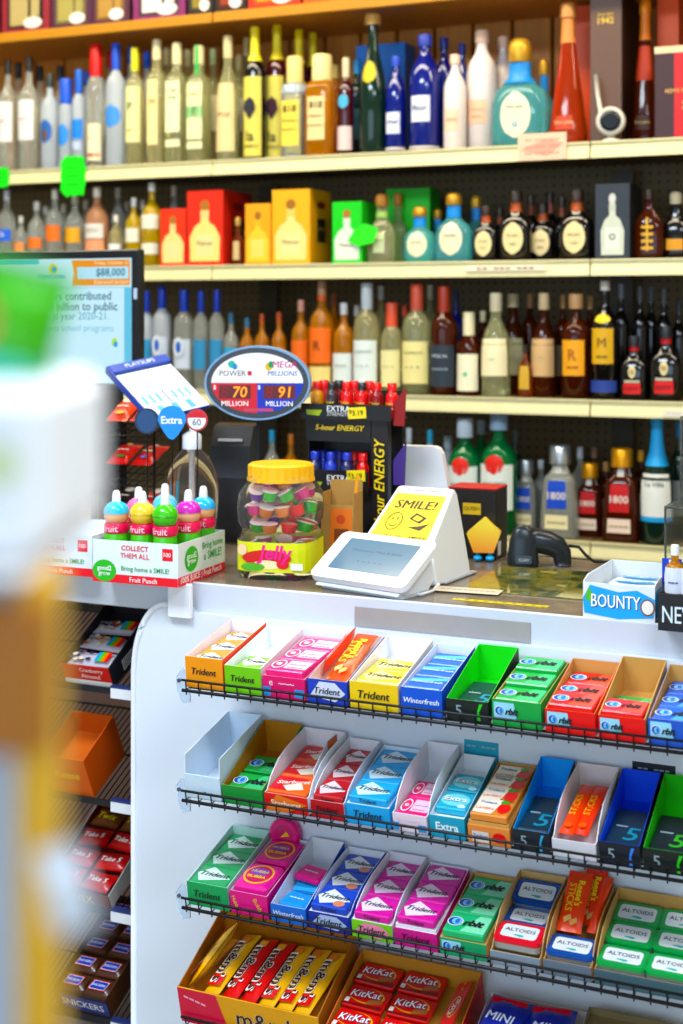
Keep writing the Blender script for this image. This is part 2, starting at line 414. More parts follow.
def bottle(k, row, px, w, top, shape, glass, cap, labels, desc, capz=None, capr=None, neck=None, foot=None, cat='bottle', seg=24, ground=None, where=None, extra=None, group=None):
    Yc = YS + .058 + row * .098
    if ground is None:
        x, Yc, r, h = settle(k, px, w, top, Yc, SH[shape][4]); z0 = ZS[k]
    else:
        x, Yc, z0 = ground; h = top; r = w
    prof, cz, cr, ex, sy = SH[shape]
    cz = capz or cz; cr = capr or cr
    g = 'bottles standing ' + (where or WHERE[k])
    t = thing('liquor_bottle', desc, cat, where or WHERE[k], TR(x, Yc, z0), group or g)
    ny = sy
    ce = min(cz + .03, prof[-1][0]); pr = [(z * h, q * r) for z, q in prof if z < ce] + [(ce * h, prof_r(prof, ce) * r)]
    MB().lathe(pr, GL[glass] if isinstance(glass, str) else glass, seg, ex, 1, ny).build('glass_body', t)
    nr = prof_r(prof, cz) * r
    rc = max(cr * r, nr * 1.06)
    cb = MB(); cm = cap if not isinstance(cap, str) else mat(cap, .4)
    c0 = cz * h
    round_cap = shape in ('squat',) or capr == 'ball'
    ye = 1 if ny == 1 else max(ny, .8)
    if round_cap: cb.lathe([(c0, rc * .92), (c0 + (h - c0) * .12, rc), (c0 + (h - c0) * .62, rc * 1.04), (c0 + (h - c0) * .9, rc * .86), (h, rc * .5)], cm, 16)
    else: cb.lathe([(c0, rc), (h - .004, rc), (h, rc * .88)], cm, 16)
    cb.build('cap', t)
    if neck:
        nz0, nz1, nc = neck
        nb = MB(); zs = [nz0 + (nz1 - nz0) * i / 3 for i in range(4)]
        nb.lathe([(z * h, prof_r(prof, z) * r * 1.05 + .0006) for z in zs], mat(nc, .4), 16, 2, 1, 1 if ny == 1 else max(ny, .75)); nb.build('neck_wrap', t)
    if foot:
        MB().lathe([(-.0 * h, .97 * r), (foot[0] * h, 1.02 * r)], mat(foot[1], .5), seg, ex, 1, ny).build('foot_ring', t)
    for L in labels:
        z0f, z1f, ha, col, shp, texts, rough = L
        lb = MB(); rows = 8 if shp == 'o' else 4; cols = 10
        vs = []; fs = []
        for i in range(rows + 1):
            f = z0f + (z1f - z0f) * i / rows
            rr = prof_r(prof, f) * r; e = 1
            if shp == 'o': e = max(.02, 1 - (2 * i / rows - 1) ** 2) ** .5
            for j in range(cols + 1):
                s = (2 * j / cols - 1) * ha * e
                if ex > 2.2 or ny != 1:
                    xx = s * rr * .98; yy = -rr * ny * max(0, 1 - abs(s * .98) ** ex) ** (1 / ex)
                    yy -= .0009
                else:
                    a = s * 1.35; xx = (rr + .0008) * math.sin(a); yy = -(rr + .0008) * math.cos(a)
                vs.append((xx, yy, f * h))
        for i in range(rows):
            for j in range(cols):
                a = i * (cols + 1) + j; fs.append((a, a + 1, a + cols + 2, a + cols + 1))
        lb.add(vs, fs, mat(col, rough, var=.04), ex <= 3)
        for tx in texts:
            s, tc, zc, wf = tx[:4]
            def bend(a, bb, c, zc=zc):
                rr = prof_r(prof, zc) * r
                q = min(.97, abs(a) / rr)
                return (a, -rr * ny * (1 - q ** ex) ** (1 / ex) - .0022, bb)
            lb.text(s, 0, zc * h, wf * 2 * r, 0, print_m(tc), None, bold=.03, bend=bend)
        lb.build('label', t)
    if extra: extra(t, r, h, ny)
    return t

def gift_box(k, pxl, pxr, top, sidepx, colf, cols, desc, art=None, row=0, lid=None, zt=None, name='gift_box', cat='box', side_art=None, dep=None, gy=None):
    Yf = YS + (gy if gy is not None else .02 + row * .1)
    x0, x1 = XX(pxl, Yf), XX(pxr, Yf); h = (zt - ZS[k]) if zt else ZZ(pxl, top, Yf) - ZS[k]
    d = dep
    if d is None:
        # depth that makes the right-hand side end at column sidepx
        lo, hi = .01, .34
        for _ in range(40):
            md = (lo + hi) / 2
            y = Yf + md; u = ((x1 * CS + y * SN) / (-x1 * SN + y * CS)) * F_PX + CX
            if u < sidepx: lo = md
            else: hi = md
        d = lo
    w = x1 - x0; BOXES.append((k, x0, x1, Yf, Yf + d))
    t = thing(name, desc, cat, WHERE[k], TR(x0, Yf, ZS[k]), 'boxed bottles standing ' + WHERE[k])
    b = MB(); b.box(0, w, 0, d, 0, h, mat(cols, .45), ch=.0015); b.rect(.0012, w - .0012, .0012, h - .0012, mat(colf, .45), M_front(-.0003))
    if side_art: side_art(b, d, h, M_right(w + .0003))
    if art: art(b, w, h, M_front(-.0006))
    b.build('carton', t)
    if lid: MB().box(-.0015, w + .0015, -.0015, d + .0015, h * .93, h + .002, mat(lid, .45), ch=.001).build('lid', t)
    return t
def bottle_art(col, neck, capc, lab, cx=.5, sc=1.0, txt=None, tc='#6a5a3a'):
    def f(b, w, h, M):
        q = w * .4 * sc; c = w * cx
        b.flat([(c - q, h * .06), (c + q, h * .06), (c + q * 1.05, h * .38), (c + q * .7, h * .52), (c + q * .28, h * .58), (c + q * .25, h * .74), (c - q * .25, h * .74), (c - q * .28, h * .58), (c - q * .7, h * .52), (c - q * 1.05, h * .38)], mat(col, .4), M)
        b.rect(c - q * .3, c + q * .3, h * .64, h * .72, mat(neck, .4), M, .0007)
        b.ell(c, h * .8, q * .32, h * .07, mat(capc, .4), M, .0007)
        b.rect(c - q * .62, c + q * .62, h * .13, h * .42, mat(lab, .5), M, .0007)
        if txt: b.text(txt, c, h * .3, q * 1.05, 0, print_m(tc), M, .001)
    return f
def seal_side(b, d, h, M):
    b.rect(d * .32, d * .72, h * .3, h * .62, mat('#2a1c14', .5), M); b.text('PATRON', d * .52, h * .48, d * .34, 0, print_m('#c9a25a'), M)
    b.ell(d * .52, h * .8, d * .2, h * .05, mat('#7a1a14', .5), M)
def silver_bottle(b, w, h, M):
    bottle_art('#c9cdbc', '#b9bfae', '#c9c9c0', '#dfe0d2', cx=.5, sc=.8)(b, w, h, M); b.text('o', w * .5, h * .3, w * .2, 0, print_m('#5a6a5a'), M, .0012)
K = 2
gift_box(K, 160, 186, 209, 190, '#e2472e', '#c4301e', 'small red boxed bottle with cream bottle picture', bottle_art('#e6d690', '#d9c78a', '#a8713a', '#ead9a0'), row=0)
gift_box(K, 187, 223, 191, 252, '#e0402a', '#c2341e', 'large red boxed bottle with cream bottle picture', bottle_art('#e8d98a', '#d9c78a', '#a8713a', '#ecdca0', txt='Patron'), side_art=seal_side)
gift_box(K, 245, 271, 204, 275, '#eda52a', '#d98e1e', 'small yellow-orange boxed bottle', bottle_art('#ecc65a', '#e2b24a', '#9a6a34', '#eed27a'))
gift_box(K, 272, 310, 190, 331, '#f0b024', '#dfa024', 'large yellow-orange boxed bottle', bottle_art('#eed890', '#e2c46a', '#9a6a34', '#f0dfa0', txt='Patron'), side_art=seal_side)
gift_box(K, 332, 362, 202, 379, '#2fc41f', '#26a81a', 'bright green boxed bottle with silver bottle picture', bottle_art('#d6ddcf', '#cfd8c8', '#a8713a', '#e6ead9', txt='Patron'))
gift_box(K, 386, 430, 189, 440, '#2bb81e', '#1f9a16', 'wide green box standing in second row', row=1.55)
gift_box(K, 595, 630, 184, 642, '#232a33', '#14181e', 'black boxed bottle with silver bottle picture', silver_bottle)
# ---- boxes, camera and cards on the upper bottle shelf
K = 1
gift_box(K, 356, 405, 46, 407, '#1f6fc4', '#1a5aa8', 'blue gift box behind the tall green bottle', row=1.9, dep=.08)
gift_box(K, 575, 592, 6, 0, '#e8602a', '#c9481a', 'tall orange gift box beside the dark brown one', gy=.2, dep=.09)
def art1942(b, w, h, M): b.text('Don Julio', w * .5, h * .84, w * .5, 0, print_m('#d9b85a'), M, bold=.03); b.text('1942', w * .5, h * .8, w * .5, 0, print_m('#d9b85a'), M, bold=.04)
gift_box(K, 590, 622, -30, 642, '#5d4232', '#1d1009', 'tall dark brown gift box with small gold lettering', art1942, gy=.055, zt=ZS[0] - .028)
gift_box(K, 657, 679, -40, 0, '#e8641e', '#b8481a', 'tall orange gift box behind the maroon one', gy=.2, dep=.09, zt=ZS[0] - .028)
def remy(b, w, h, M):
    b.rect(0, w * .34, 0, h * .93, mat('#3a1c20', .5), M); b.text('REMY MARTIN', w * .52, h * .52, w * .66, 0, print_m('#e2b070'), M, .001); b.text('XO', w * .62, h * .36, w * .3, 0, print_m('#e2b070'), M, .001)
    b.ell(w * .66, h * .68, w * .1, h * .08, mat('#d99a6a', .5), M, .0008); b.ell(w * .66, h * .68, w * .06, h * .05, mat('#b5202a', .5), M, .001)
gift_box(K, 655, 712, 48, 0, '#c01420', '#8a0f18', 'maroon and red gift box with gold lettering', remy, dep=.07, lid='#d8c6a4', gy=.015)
C, W_, Y_ = '#e9dfbe', '#e8e6e2', '#e6d648'
# ---- upper bottle shelf (k = 1)
def mark(px, txt, col, zc): return (txt, col, zc, px)
K = 1
gcap = mat('#c79b4a', .35, .5)
bottle(K, 0, 520, 57, 39, 'squat', 'teal', gcap, [LB(.08, .5, .56, '#e8e2c2', ('Don Julio', '#3a5a66', .36, .3), ('o', '#3f8fc0', .2, .1), sh='o')], 'round teal bottle with cream oval label', neck=(.585, .78, '#2b86cf'), capz=.78, capr=.4)
bottle(K, 0, 8, 19, 60, 'std', 'clear', '#17120f', [LB(.27, .62, .8, W_, ('KETEL', '#b03a4a', .45, .45))], 'clear bottle with black cap and white label')
bottle(K, 0, 29, 21, 57, 'std', 'clear', '#17120f', [LB(.27, .62, .8, W_, ('KETEL', '#b03a4a', .45, .45))], 'clear bottle with black cap and white label')
bottle(K, 0, 50, 18, 74, 'slim', 'frost', '#25332f', [LB(.28, .52, .62, '#2a5fa8', sh='o'), LB(.3, .42, .22, '#6b4a2a', sh='o')], 'frosted bottle with dark cap and round blue mark')
bottle(K, 0, 66, 14, 79, 'slim', 'frost', '#1d55c8', [LB(.26, .5, .7, '#3f8be0', sh='o')], 'short frosted bottle with blue cap and blue oval', capz=.72)
bottle(K, 0, 79, 14, 70, 'slim', 'frost', '#1b62c9', [LB(.3, .5, .8, '#2f7fe0'), LB(.2, .27, .6, '#b9c7e6')], 'frosted bottle with blue cap and wide blue band', capz=.76)
bottle(K, 0, 96, 18, 45, 'slim', 'clear', '#d0122c', [LB(.06, .36, .85, C, ('- -', '#7d4a30', .24, .4)), LB(.09, .12, .7, '#a33c2a')], 'red-capped clear bottle with low cream label', capz=.74)
bottle(K, 0, 116, 20, 44, 'slim', 'frost', '#1450c4', [LB(.32, .5, .75, '#4d8ee0', sh='o')], 'tall frosted bottle with blue cap and blue oval', capz=.79)
bottle(K, 0, 135, 19, 48, 'slim', 'pale', '#d7d34a', [LB(.2, .67, .85, '#e7e3a8', ('P', '#5a6a4a', .5, .3), ('ooo', '#8a8a5a', .3, .4))], 'yellow-capped bottle with tall cream label', capz=.8)
bottle(K, 0, 157, 18, 40, 'sqtall', 'pale', '#e8dcb0', [LB(.16, .68, .7, '#e9d9a2', ('M', '#a8683a', .5, .3))], 'square cork-topped bottle with tall tan label', capz=.84)
bottle(K, 0, 177, 20, 43, 'sqtall', 'olive', '#e4d9ac', [LB(.26, .68, .85, '#eceabf', ('CORA', '#3d5048', .6, .6), ('ZON', '#3d5048', .54, .5)), LB(.14, .2, .85, '#e8e6b8')], 'cork-topped bottle with square white label and band', capz=.82)
def greenstrip(t, r, h, ny): MB().box(-r * .1, r * .22, -r * .56, -r * .5, h * .72, h * 1.0, mat('#37b558')).build('seal_strip', t)
bottle(K, 0, 199, 21, 46, 'sqtall', 'olive', '#e4d9ac', [LB(.2, .68, .85, '#ebe6b4', ('CORZO', '#3d5048', .58, .6)), LB(.38, .48, .84, '#49b06a'), LB(.12, .18, .85, '#e8e6b8')], 'cork-topped bottle with green-banded label and green strip', extra=greenstrip, capz=.84)
bottle(K, 1, 213, 15, 49, 'slim', 'olive', '#cfe0a0', [LB(.3, .6, .8, C)], 'small bottle with green-sealed neck in second row')
bottle(K, 0, 228, 23, 36, 'tree', 'olive', '#d8c79a', [LB(.08, .62, .82, '#e2cc9c', ('~', '#8a6a3a', .37, .6))], 'cork-topped pale bottle with tall tan label', capz=.82)
def diamond(col):
    def f(t, r, h, ny):
        b = MB(); y = -r * 1.0 - .003
        b.flat([(-r * .62, h * .38), (0, h * .30), (r * .62, h * .38), (r * .45, h * .44), (0, h * .47), (-r * .45, h * .44)], mat(col, .4), M_front(y), 0); b.build('emblem', t)
    return f
bottle(K, 0, 255, 22, 27, 'slim', 'black', '#e3cc46', [LB(.03, .62, .8, '#ddd070', ('la', '#3a3020', .18, .4), ('ANEJO', '#6a5a20', .1, .7))], 'black bottle with yellow neck and yellow curved label', capz=.93, neck=(.74, .93, '#e8d658'), extra=diamond('#2b2a33'))
bottle(K, .42, 277, 22, 25, 'slim', 'dkred', '#e0c94a', [LB(.03, .62, .8, '#ddd070', ('la', '#3a3020', .18, .4), ('ANEJO', '#6a5a20', .1, .7))], 'dark red bottle with yellow neck and yellow curved label', capz=.93, neck=(.74, .93, '#e8d658'), extra=diamond('#3d1a24'))
bottle(K, 1, 299, 20, 30, 'slim', 'dkred', '#e3cf50', [LB(.1, .6, .8, '#e4d24a')], 'dark red yellow-necked bottle in second row, taller', neck=(.74, .9, '#e4d24a'))
bottle(K, 1, 313, 19, 33, 'slim', 'dkred', '#e3cf50', [LB(.1, .6, .8, '#e4d24a')], 'dark red yellow-necked bottle in second row, shorter', neck=(.74, .9, '#e4d24a'))
bottle(K, 0, 295, 24, 57, 'sqtall', 'clear', '#e2cf8a', [LB(.12, .56, .8, '#ead36a', ('818', '#2a2416', .48, .62), ('TEQUILA', '#3a3424', .36, .7), ('BLANCO', '#5a5434', .28, .6))], 'clear square bottle with yellow numbered label', capz=.74, neck=(.64, .72, '#b9c9e2'))
bottle(K, 0, 322, 29, 55, 'sqtall', 'gold', '#e6d49a', [LB(.16, .58, .66, '#e3cf9a', ('818', '#2a2416', .5, .5), ('TEQUILA', '#3a3424', .39, .52), ('REPOSADO', '#5a5434', .3, .55))], 'amber square bottle with tan numbered label', capz=.74)
bottle(K, 0, 346, 17, 58, 'slim', 'dkred', '#d8c9a8', [LB(.06, .3, .85, '#d9c4c0'), LB(.48, .62, .5, '#56a8c8', sh='o')], 'dark red bottle with white label and blue medallion', capz=.8)
bottle(K, 1, 357, 16, 60, 'slim', 'dkgreen', '#2a8fc9', [LB(.2, .5, .8, '#3d6b74')], 'teal-capped dark bottle in second row')
bottle(K, 0, 373, 27, 14, 'wine', 'dkgreen', '#c89a5c', [LB(.5, .66, .5, '#c9b84a', sh='o')], 'very tall dark green bottle with broad wooden stopper', capz=.92, capr=.6)
bottle(K, 0, 396, 21, 57, 'azul', 'blue', '#2546b8', [LB(.2, .42, .55, '#d7dceb', ('~', '#56628a', .32, .5))], 'short royal blue bottle with white label', foot=(.06, '#e3dccb'))
bottle(K, 0, 425, 31, 35, 'azul', 'blue', '#20349a', [LB(.25, .47, .5, '#dfe2ea', ('fleur', '#56628a', .37, .5))], 'large royal blue bottle with white label', foot=(.045, '#e3dccb'))
bottle(K, 1, 444, 20, 38, 'azul', 'blue', '#1a2c80', [], 'royal blue bottle in second row, nearer the large blue one')
bottle(K, 1, 462, 18, 44, 'azul', 'blue', '#1a2c80', [], 'royal blue bottle in second row, behind the small white one')
bottle(K, 0, 455, 23, 55, 'azul', 'white', '#e5c6b4', [LB(.2, .42, .5, '#f0c9ae', ('CLASE', '#b98a62', .32, .5))], 'small white ceramic bottle with peach label')
bottle(K, 0, 482, 33, 31, 'azul', 'white', '#e5c3ac', [LB(.22, .42, .45, '#f0c2a4', ('CLASE AZUL', '#a87a52', .34, .4), ('MEZCAL', '#b98a62', .28, .3))], 'large white ceramic bottle with peach label')
bottle(K, 1, 503, 25, 37, 'azul', 'white', '#e2bfa6', [], 'white ceramic bottle in second row')
bottle(K, 1, 544, 22, 59, 'squat', 'teal', gcap, [], 'gold-stoppered teal bottle in second row', neck=(.64, .82, '#2b86cf'))
bottle(K, 0, 568, 38, 4, 'taper', 'red', mat('#c98d5a', .4, .2), [LB(.1, .2, .5, '#b5452a', ('Don Julio', '#e8c9a0', .15, .5))], 'tall tapered red-orange bottle with copper neck', neck=(.72, .9, '#d98a52'), capr=.4)
bottle(K, .85, 645, 34, 0, 'taper', 'brown', mat('#d9863a', .4, .2), [LB(.1, .2, .5, '#3a1c12', ('Don Julio', '#d9b98a', .15, .5)), LB(.44, .68, 1.0, '#a83a1a')], 'tall tapered amber bottle beside the maroon box', neck=(.72, .9, '#e0803a'), capr=.4)
# second-row bottles mostly hidden behind the front ones
for px, top, c, gl in ((18, 63, '#2a2320', 'clear'), (40, 66, '#1d1a18', 'clear'), (60, 66, '#1b1a1a', 'clear'), (87, 72, '#2a62c0', 'frost'), (110, 52, '#c41c2c', 'clear'), (131, 47, '#1c56c6', 'frost'), (147, 52, '#1c56c6', 'frost'), (167, 48, '#dcd09a', 'olive'), (188, 50, '#dcd09a', 'olive'), (239, 55, '#d6c894', 'olive'), (247, 38, '#d6c894', 'olive'), (335, 65, '#d8c37a', 'gold')):
    bottle(K, 1, px, 17, top, 'slim', gl, c, [LB(.3, .6, .8, '#d8d2b8')], {'#2a2320': 'black', '#1d1a18': 'black', '#1b1a1a': 'black', '#2a62c0': 'blue', '#c41c2c': 'red', '#1c56c6': 'blue'}.get(c, 'cork') + '-capped bottle peeking from second row', seg=16)

# ---- middle bottle shelf (k = 2)
K = 2
bottle(K, 0, 7, 17, 190, 'std', 'clear', '#dcdde0', [LB(.35, .5, .8, '#2a5fd0', ('o', '#dfe6f4', .43, .3))], 'clear white-capped bottle with blue label')
bottle(K, 0, 21, 14, 216, 'std', 'clear', '#e2dccb', [LB(.3, .5, .8, '#e8935a')], 'short clear bottle with faded orange label')
bottle(K, 0, 37, 18, 202, 'std', 'clear', '#e2dccb', [LB(.3, .46, .8, '#e67a32')], 'clear bottle with narrow orange label')
bottle(K, 0, 55, 18, 189, 'std', 'clear', '#ded6c0', [LB(.34, .54, .85, '#e8783a')], 'taller clear bottle with square orange label')
bottle(K, 0, 75, 19, 194, 'std', 'clear', '#ded6c0', [LB(.34, .54, .85, '#dfa52a'), LB(.1, .2, .8, '#d9d3c0')], 'clear bottle with golden label')
bottle(K, 0, 97, 23, 187, 'std', 'peach', '#e6dcc8', [LB(.36, .54, .85, '#e3dcd2', ('COCO', '#8a7a6a', .46, .6)), LB(.1, .34, .85, '#eda07a')], 'clear bottle with white and peach label')
bottle(K, 0, 116, 15, 215, 'std', 'pale', '#e8e4d4', [LB(.2, .45, .85, '#e4e4e0')], 'short pale yellow bottle with white label')
bottle(K, 0, 134, 17, 198, 'std', 'yellow', '#e9e7dd', [LB(.36, .56, .85, '#e6e3d0')], 'yellow bottle with one white label and white cap')
bottle(K, 0, 152, 21, 183, 'std', 'yellow', '#e9e7dd', [LB(.45, .62, .85, '#e9e4cf'), LB(.15, .28, .85, '#e9e4cf')], 'tall yellow bottle with two white labels', capz=.9)
for px, top in ((46, 206), (64, 204), (86, 200), (118, 188), (127, 202), (143, 200), (174, 186)):
    bottle(K, 1, px, 16, top, 'std', 'clear', '#cfc6b4', [LB(.3, .5, .8, '#c9a07a')], 'clear white-capped bottle peeking from second row', seg=16)

bottle(K, 0, 238, 14, 217, 'squat', 'amber', '#c9a05a', [LB(.12, .5, .5, '#d9c08a')], 'tiny amber bottle standing between red and yellow boxes', seg=16)
cork = mat('#a8743a', .6)
bottle(K, 0, 382, 38, 194, 'squat', 'olive', cork, [LB(.15, .45, .4, '#cfd6a8', ('Patron', '#5a6a3a', .33, .3))], 'round clear bottle with cork ball and green tag', neck=(.66, .74, '#9fc06a'))
bottle(K, 1, 398, 22, 193, 'squat', 'olive', cork, [], 'cork-ball clear bottle in second row beside green box')
bottle(K, 0, 420, 33, 207, 'squat', 'teal', gcap, [LB(.1, .56, .66, C, ('Don Julio', '#3a5a66', .36, .34), sh='o')], 'small teal bottle with cream oval label', neck=(.64, .82, '#2b86cf'))
bottle(K, 0, 454, 42, 193, 'squat', 'teal', gcap, [LB(.1, .58, .66, C, ('Don Julio', '#3a5a66', .38, .34), sh='o')], 'large teal bottle with cream oval label', neck=(.64, .82, '#2b86cf'))
bottle(K, 1, 438, 20, 209, 'squat', 'teal', gcap, [], 'teal bottle with gold stopper in second row, shorter', neck=(.64, .82, '#2b86cf'))
bottle(K, 1, 476, 24, 196, 'squat', 'teal', gcap, [], 'teal bottle with gold stopper in second row, taller', neck=(.64, .82, '#2b86cf'))
dkcap = mat('#2c1a10', .4)
for px, w, top, sz in ((486, 27, 206, 'small'), (516, 33, 191, 'large'), (543, 29, 204, 'small'), (577, 35, 190, 'large')):
    bottle(K, 0, px, w, top, 'dark', 'black', dkcap, [LB(.1, .55, .66, '#e6d2a0', ('Don Julio', '#4a3a2a', .36, .34), ('ANEJO', '#6a5a3a', .24, .24), sh='o')], sz + ' black bottle with cream oval label', neck=(.7, .84, '#a8502a'))
for px, top in ((500, 208), (531, 195), (562, 197), (550, 192)):
    bottle(K, 1, px, 20, top, 'dark', 'black', dkcap, [], 'black bottle peeking from second row', neck=(.7, .84, '#8a4022'), seg=16)
def vsop(t, r, h, ny):
    b = MB(); M = M_front(-r * ny - .004)
    for i, zc in enumerate((.16, .26, .36, .46)): b.rect(-r * .4, r * .4, h * (zc - .02), h * (zc + .02), mat('#d6a63a', .4), M)
    b.rect(-r * .08, r * .08, h * .12, h * .6, mat('#d6a63a', .4), M, .0008); b.build('gold_emblem', t)
bottle(K, 0, 649, 31, 190, 'flask', 'brown', '#2a1a10', [], 'dark flask bottle with gold cross emblem', extra=vsop)
bottle(K, 0, 676, 28, 192, 'squat', 'black', '#d9c9a8', [LB(.14, .3, .6, '#d99a2a')], 'round dark bottle with gold band and pale stopper')

# ---- lower bottle shelf (k = 3)
K = 3
def ornate(t, r, h, ny):
    b = MB(); M = M_front(-r - .003); b.ell(0, h * .42, r * .6, h * .1, mat('#dfe6ec', .4), M); b.ell(0, h * .42, r * .3, h * .06, mat('#2a5fc0', .4), M, .0008); b.build('emblem', t)
for px, top, gl, em in ((147, 291, 'frost', 0), (162, 286, 'frost', 1), (184, 290, 'clear', 1), (201, 291, 'clear', 0), (217, 290, 'clear', 0)):
    bottle(K, 0, px, 20 if em else 15, top, 'slim', gl, '#1b3fb4', [LB(.2, .5, .85, '#cdd6e4' if em else '#3f8bb8')], 'blue-capped clear bottle', extra=ornate if em else None, capz=.78)
for px, top in ((231, 313), (247, 318), (262, 314), (279, 312)):
    bottle(K, 0, px, 15, top, 'std', 'gold' if px > 240 else 'clear', '#3a6a8a' if px < 255 else '#b5522a', [LB(.2, .55, .85, '#3f9fc4' if px < 255 else '#c9862a')], ('small teal-labelled' if px < 255 else 'small orange-labelled') + ' bottle beside the jackpot sign')
bottle(K, 0, 301, 19, 300, 'std', 'gold', '#d8a08a', [LB(.25, .56, .85, '#e3701e'), LB(.08, .22, .85, '#e8c878')], 'small bottle with orange and cream label')
bottle(K, 0, 322, 25, 281, 'std', 'gold', '#b58a6a', [LB(.26, .58, .85, '#e8741e', ('R', '#7a3a1a', .42, .3)), LB(.06, .23, .85, '#ecd690')], 'large bottle with orange and cream label', neck=(.82, .87, '#d9622a'))
bottle(K, 0, 344, 22, 303, 'std', 'gold', '#dcdcd8', [LB(.08, .44, .85, '#dfe6e2', ('----', '#8a9a9a', .3, .6))], 'white-capped bottle with pale white label')
bottle(K, 0, 367, 28, 283, 'std', 'pale', '#d2d9d6', [LB(.1, .48, .88, '#e3ebe6', ('CASAMIGOS', '#7a8a8a', .38, .7), ('- - -', '#8a9a9a', .25, .5))], 'bottle with large white label and white capped neck', capz=.76)
bottle(K, 0, 392, 22, 303, 'std', 'pale', '#d95a42', [LB(.08, .48, .86, '#ebe2a8', ('- - -', '#8a8a5a', .3, .5))], 'small red-capped bottle with cream label', capz=.74)
bottle(K, 0, 417, 29, 284, 'std', 'olive', '#d9604a', [LB(.1, .48, .88, '#ece0a0', ('CASAMIGOS', '#8a8a5a', .38, .7), ('- - -', '#8a8a5a', .25, .5))], 'large red-capped bottle with cream label', capz=.76)
bottle(K, 0, 444, 27, 286, 'std', 'brown', '#b0402e', [LB(.08, .46, .86, '#26323f', ('MEZCAL', '#c9d2d9', .36, .6), ('----', '#8a97a3', .24, .6))], 'dark bottle with navy label', capz=.76)
bottle(K, 0, 469, 24, 312, 'tree', 'brown', '#e2d9b4', [LB(.06, .5, .85, '#efe9cc', ('*', '#4ac08a', .26, .2))], 'short cream-capped bottle with white label and green dot', capz=.72)
bottle(K, 0, 496, 29, 293, 'tree', 'olive', '#e6d6b0', [LB(.2, .56, .86, '#f0e6bf', ('_', '#4ac08a', .36, .2))], 'tall cream-capped bottle with white label and green dot', capz=.82)
bottle(K, 1, 513, 26, 294, 'tree', 'brown', '#e0cfa6', [LB(.2, .56, .86, '#cfc69a')], 'cream-capped dark bottle in second row')
bottle(K, 0, 525, 15, 345, 'flask', 'amber', '#2a1c14', [LB(.15, .6, .7, '#c9a24a')], 'tiny amber flask with yellow label')
bottle(K, 0, 544, 26, 293, 'tree', 'brown', '#d9bd94', [LB(.2, .56, .86, '#cfab7c', ('_', '#3ab08a', .38, .2))], 'dark bottle with tan label and green dot', capz=.84)
bottle(K, 1, 530, 16, 294, 'slim', 'brown', '#b98a5c', [], 'dark cork-topped bottle in second row beside tan-labelled one')
bottle(K, 0, 576, 29, 294, 'std', 'brown', '#c99a6a', [LB(.22, .56, .62, '#e8a51e', ('R', '#a8621a', .42, .3), ('--', '#a8621a', .3, .4))], 'round-stoppered dark amber bottle with bright yellow label', capz=.86, capr=.5)
bottle(K, 0, 605, 28, 281, 'std', 'black', '#d9cfc4', [LB(.3, .6, .62, '#d6a83e', ('M', '#7a5a1a', .48, .3), ('--', '#7a5a1a', .36, .4)), LB(.06, .16, .85, '#2a3f8a'), LB(.64, .72, .5, '#e3c84a', sh='o')], 'tall dark bottle with gold label and medallion', capz=.92)
for px, w, top in ((634, 29, 336), (666, 34, 326)):
    bottle(K, 0, px, w, top, 'dark', 'black', '#14191f', [LB(.1, .26, .6, '#d4202c', ('REMY', '#5a0a10', .18, .5)), LB(.34, .54, .26, '#dccb9a', ('o', '#8a6a2a', .44, .15), sh='o'), LB(.27, .31, .55, '#b8b09a')], ('smaller' if px < 650 else 'larger') + ' black bottle with red label and cream seal', neck=(.76, .84, '#b41c28'))
for px, top, gl, c in ((334, 293, 'gold', '#a8623a'), (357, 305, 'pale', '#c9c9c2'), (381, 286, 'pale', '#cfd4d0'), (405, 305, 'olive', '#c9523a'), (430, 285, 'olive', '#cfc9b4'), (456, 290, 'blue', '#1c2c5a'), (483, 311, 'brown', '#d9cba0'), (563, 295, 'brown', '#b98e5e'), (590, 296, 'brown', '#b98e5e'), (621, 284, 'black', '#8a8f9a'), (640, 286, 'black', '#5a6068'), (651, 287, 'black', '#5a6068'), (664, 289, 'black', '#5a6068'), (679, 300, 'black', '#3a4048')):
    bottle(K, 1, px, 17, top, 'std', gl, c, [LB(.2, .5, .8, '#b5a888')] if gl != 'black' else [], {'blue': 'navy blue', 'black': 'black', 'brown': 'dark brown', 'gold': 'amber', 'pale': 'pale', 'olive': 'pale green'}[gl] + ' bottle peeking from second row', seg=16)

# ---- bottom bottle shelf (k = 4)
K = 4
bottle(K, 0, 465, 33, 418, 'std', 'green', '#c8d4dc', [LB(.2, .58, .85, '#dfe6e0', ('BACARDI', '#20303a', .42, .6)), LB(.5, .66, .42, '#d83a2e', sh='o')], 'smaller green bottle with white label and red disc', capz=.83, capr=.5)
bottle(K, 0, 499, 38, 413, 'std', 'green', '#8fa8c0', [LB(.2, .58, .85, '#e6ebe4', ('BACARDI', '#20303a', .42, .65)), LB(.5, .66, .42, '#d83a2e', sh='o')], 'larger green bottle with white label and red disc', capz=.86, capr=.5)
scap, gc2 = mat('#b9bdbf', .3, .8), mat('#d99a2e', .35, .6)
def e1800(px, w, top, gl, cap, lc, size, cname):
    bottle(K, 0, px, w, top, 'pyr', gl, cap, [LB(.32, .62, .6, lc, ('1800', '#f0e6d6', .46, .5)), LB(.1, .25, .66, '#e8dcae' if lc[1] == '1' else '#ecd6c4', ('----', '#a89a6a', .17, .5))], '%s square bottle with %s label' % (size, cname), neck=(.7, .8, '#d9d2c4'))
e1800(526, 28, 460, 'clear', scap, '#1b46b4', 'small clear', 'blue')
e1800(560, 37, 445, 'clear', scap, '#1b46b4', 'large clear', 'blue')
e1800(590, 29, 463, 'brown', gc2, '#b81e26', 'small dark', 'red')
e1800(622, 37, 448, 'brown', gc2, '#b81e26', 'large dark', 'red')
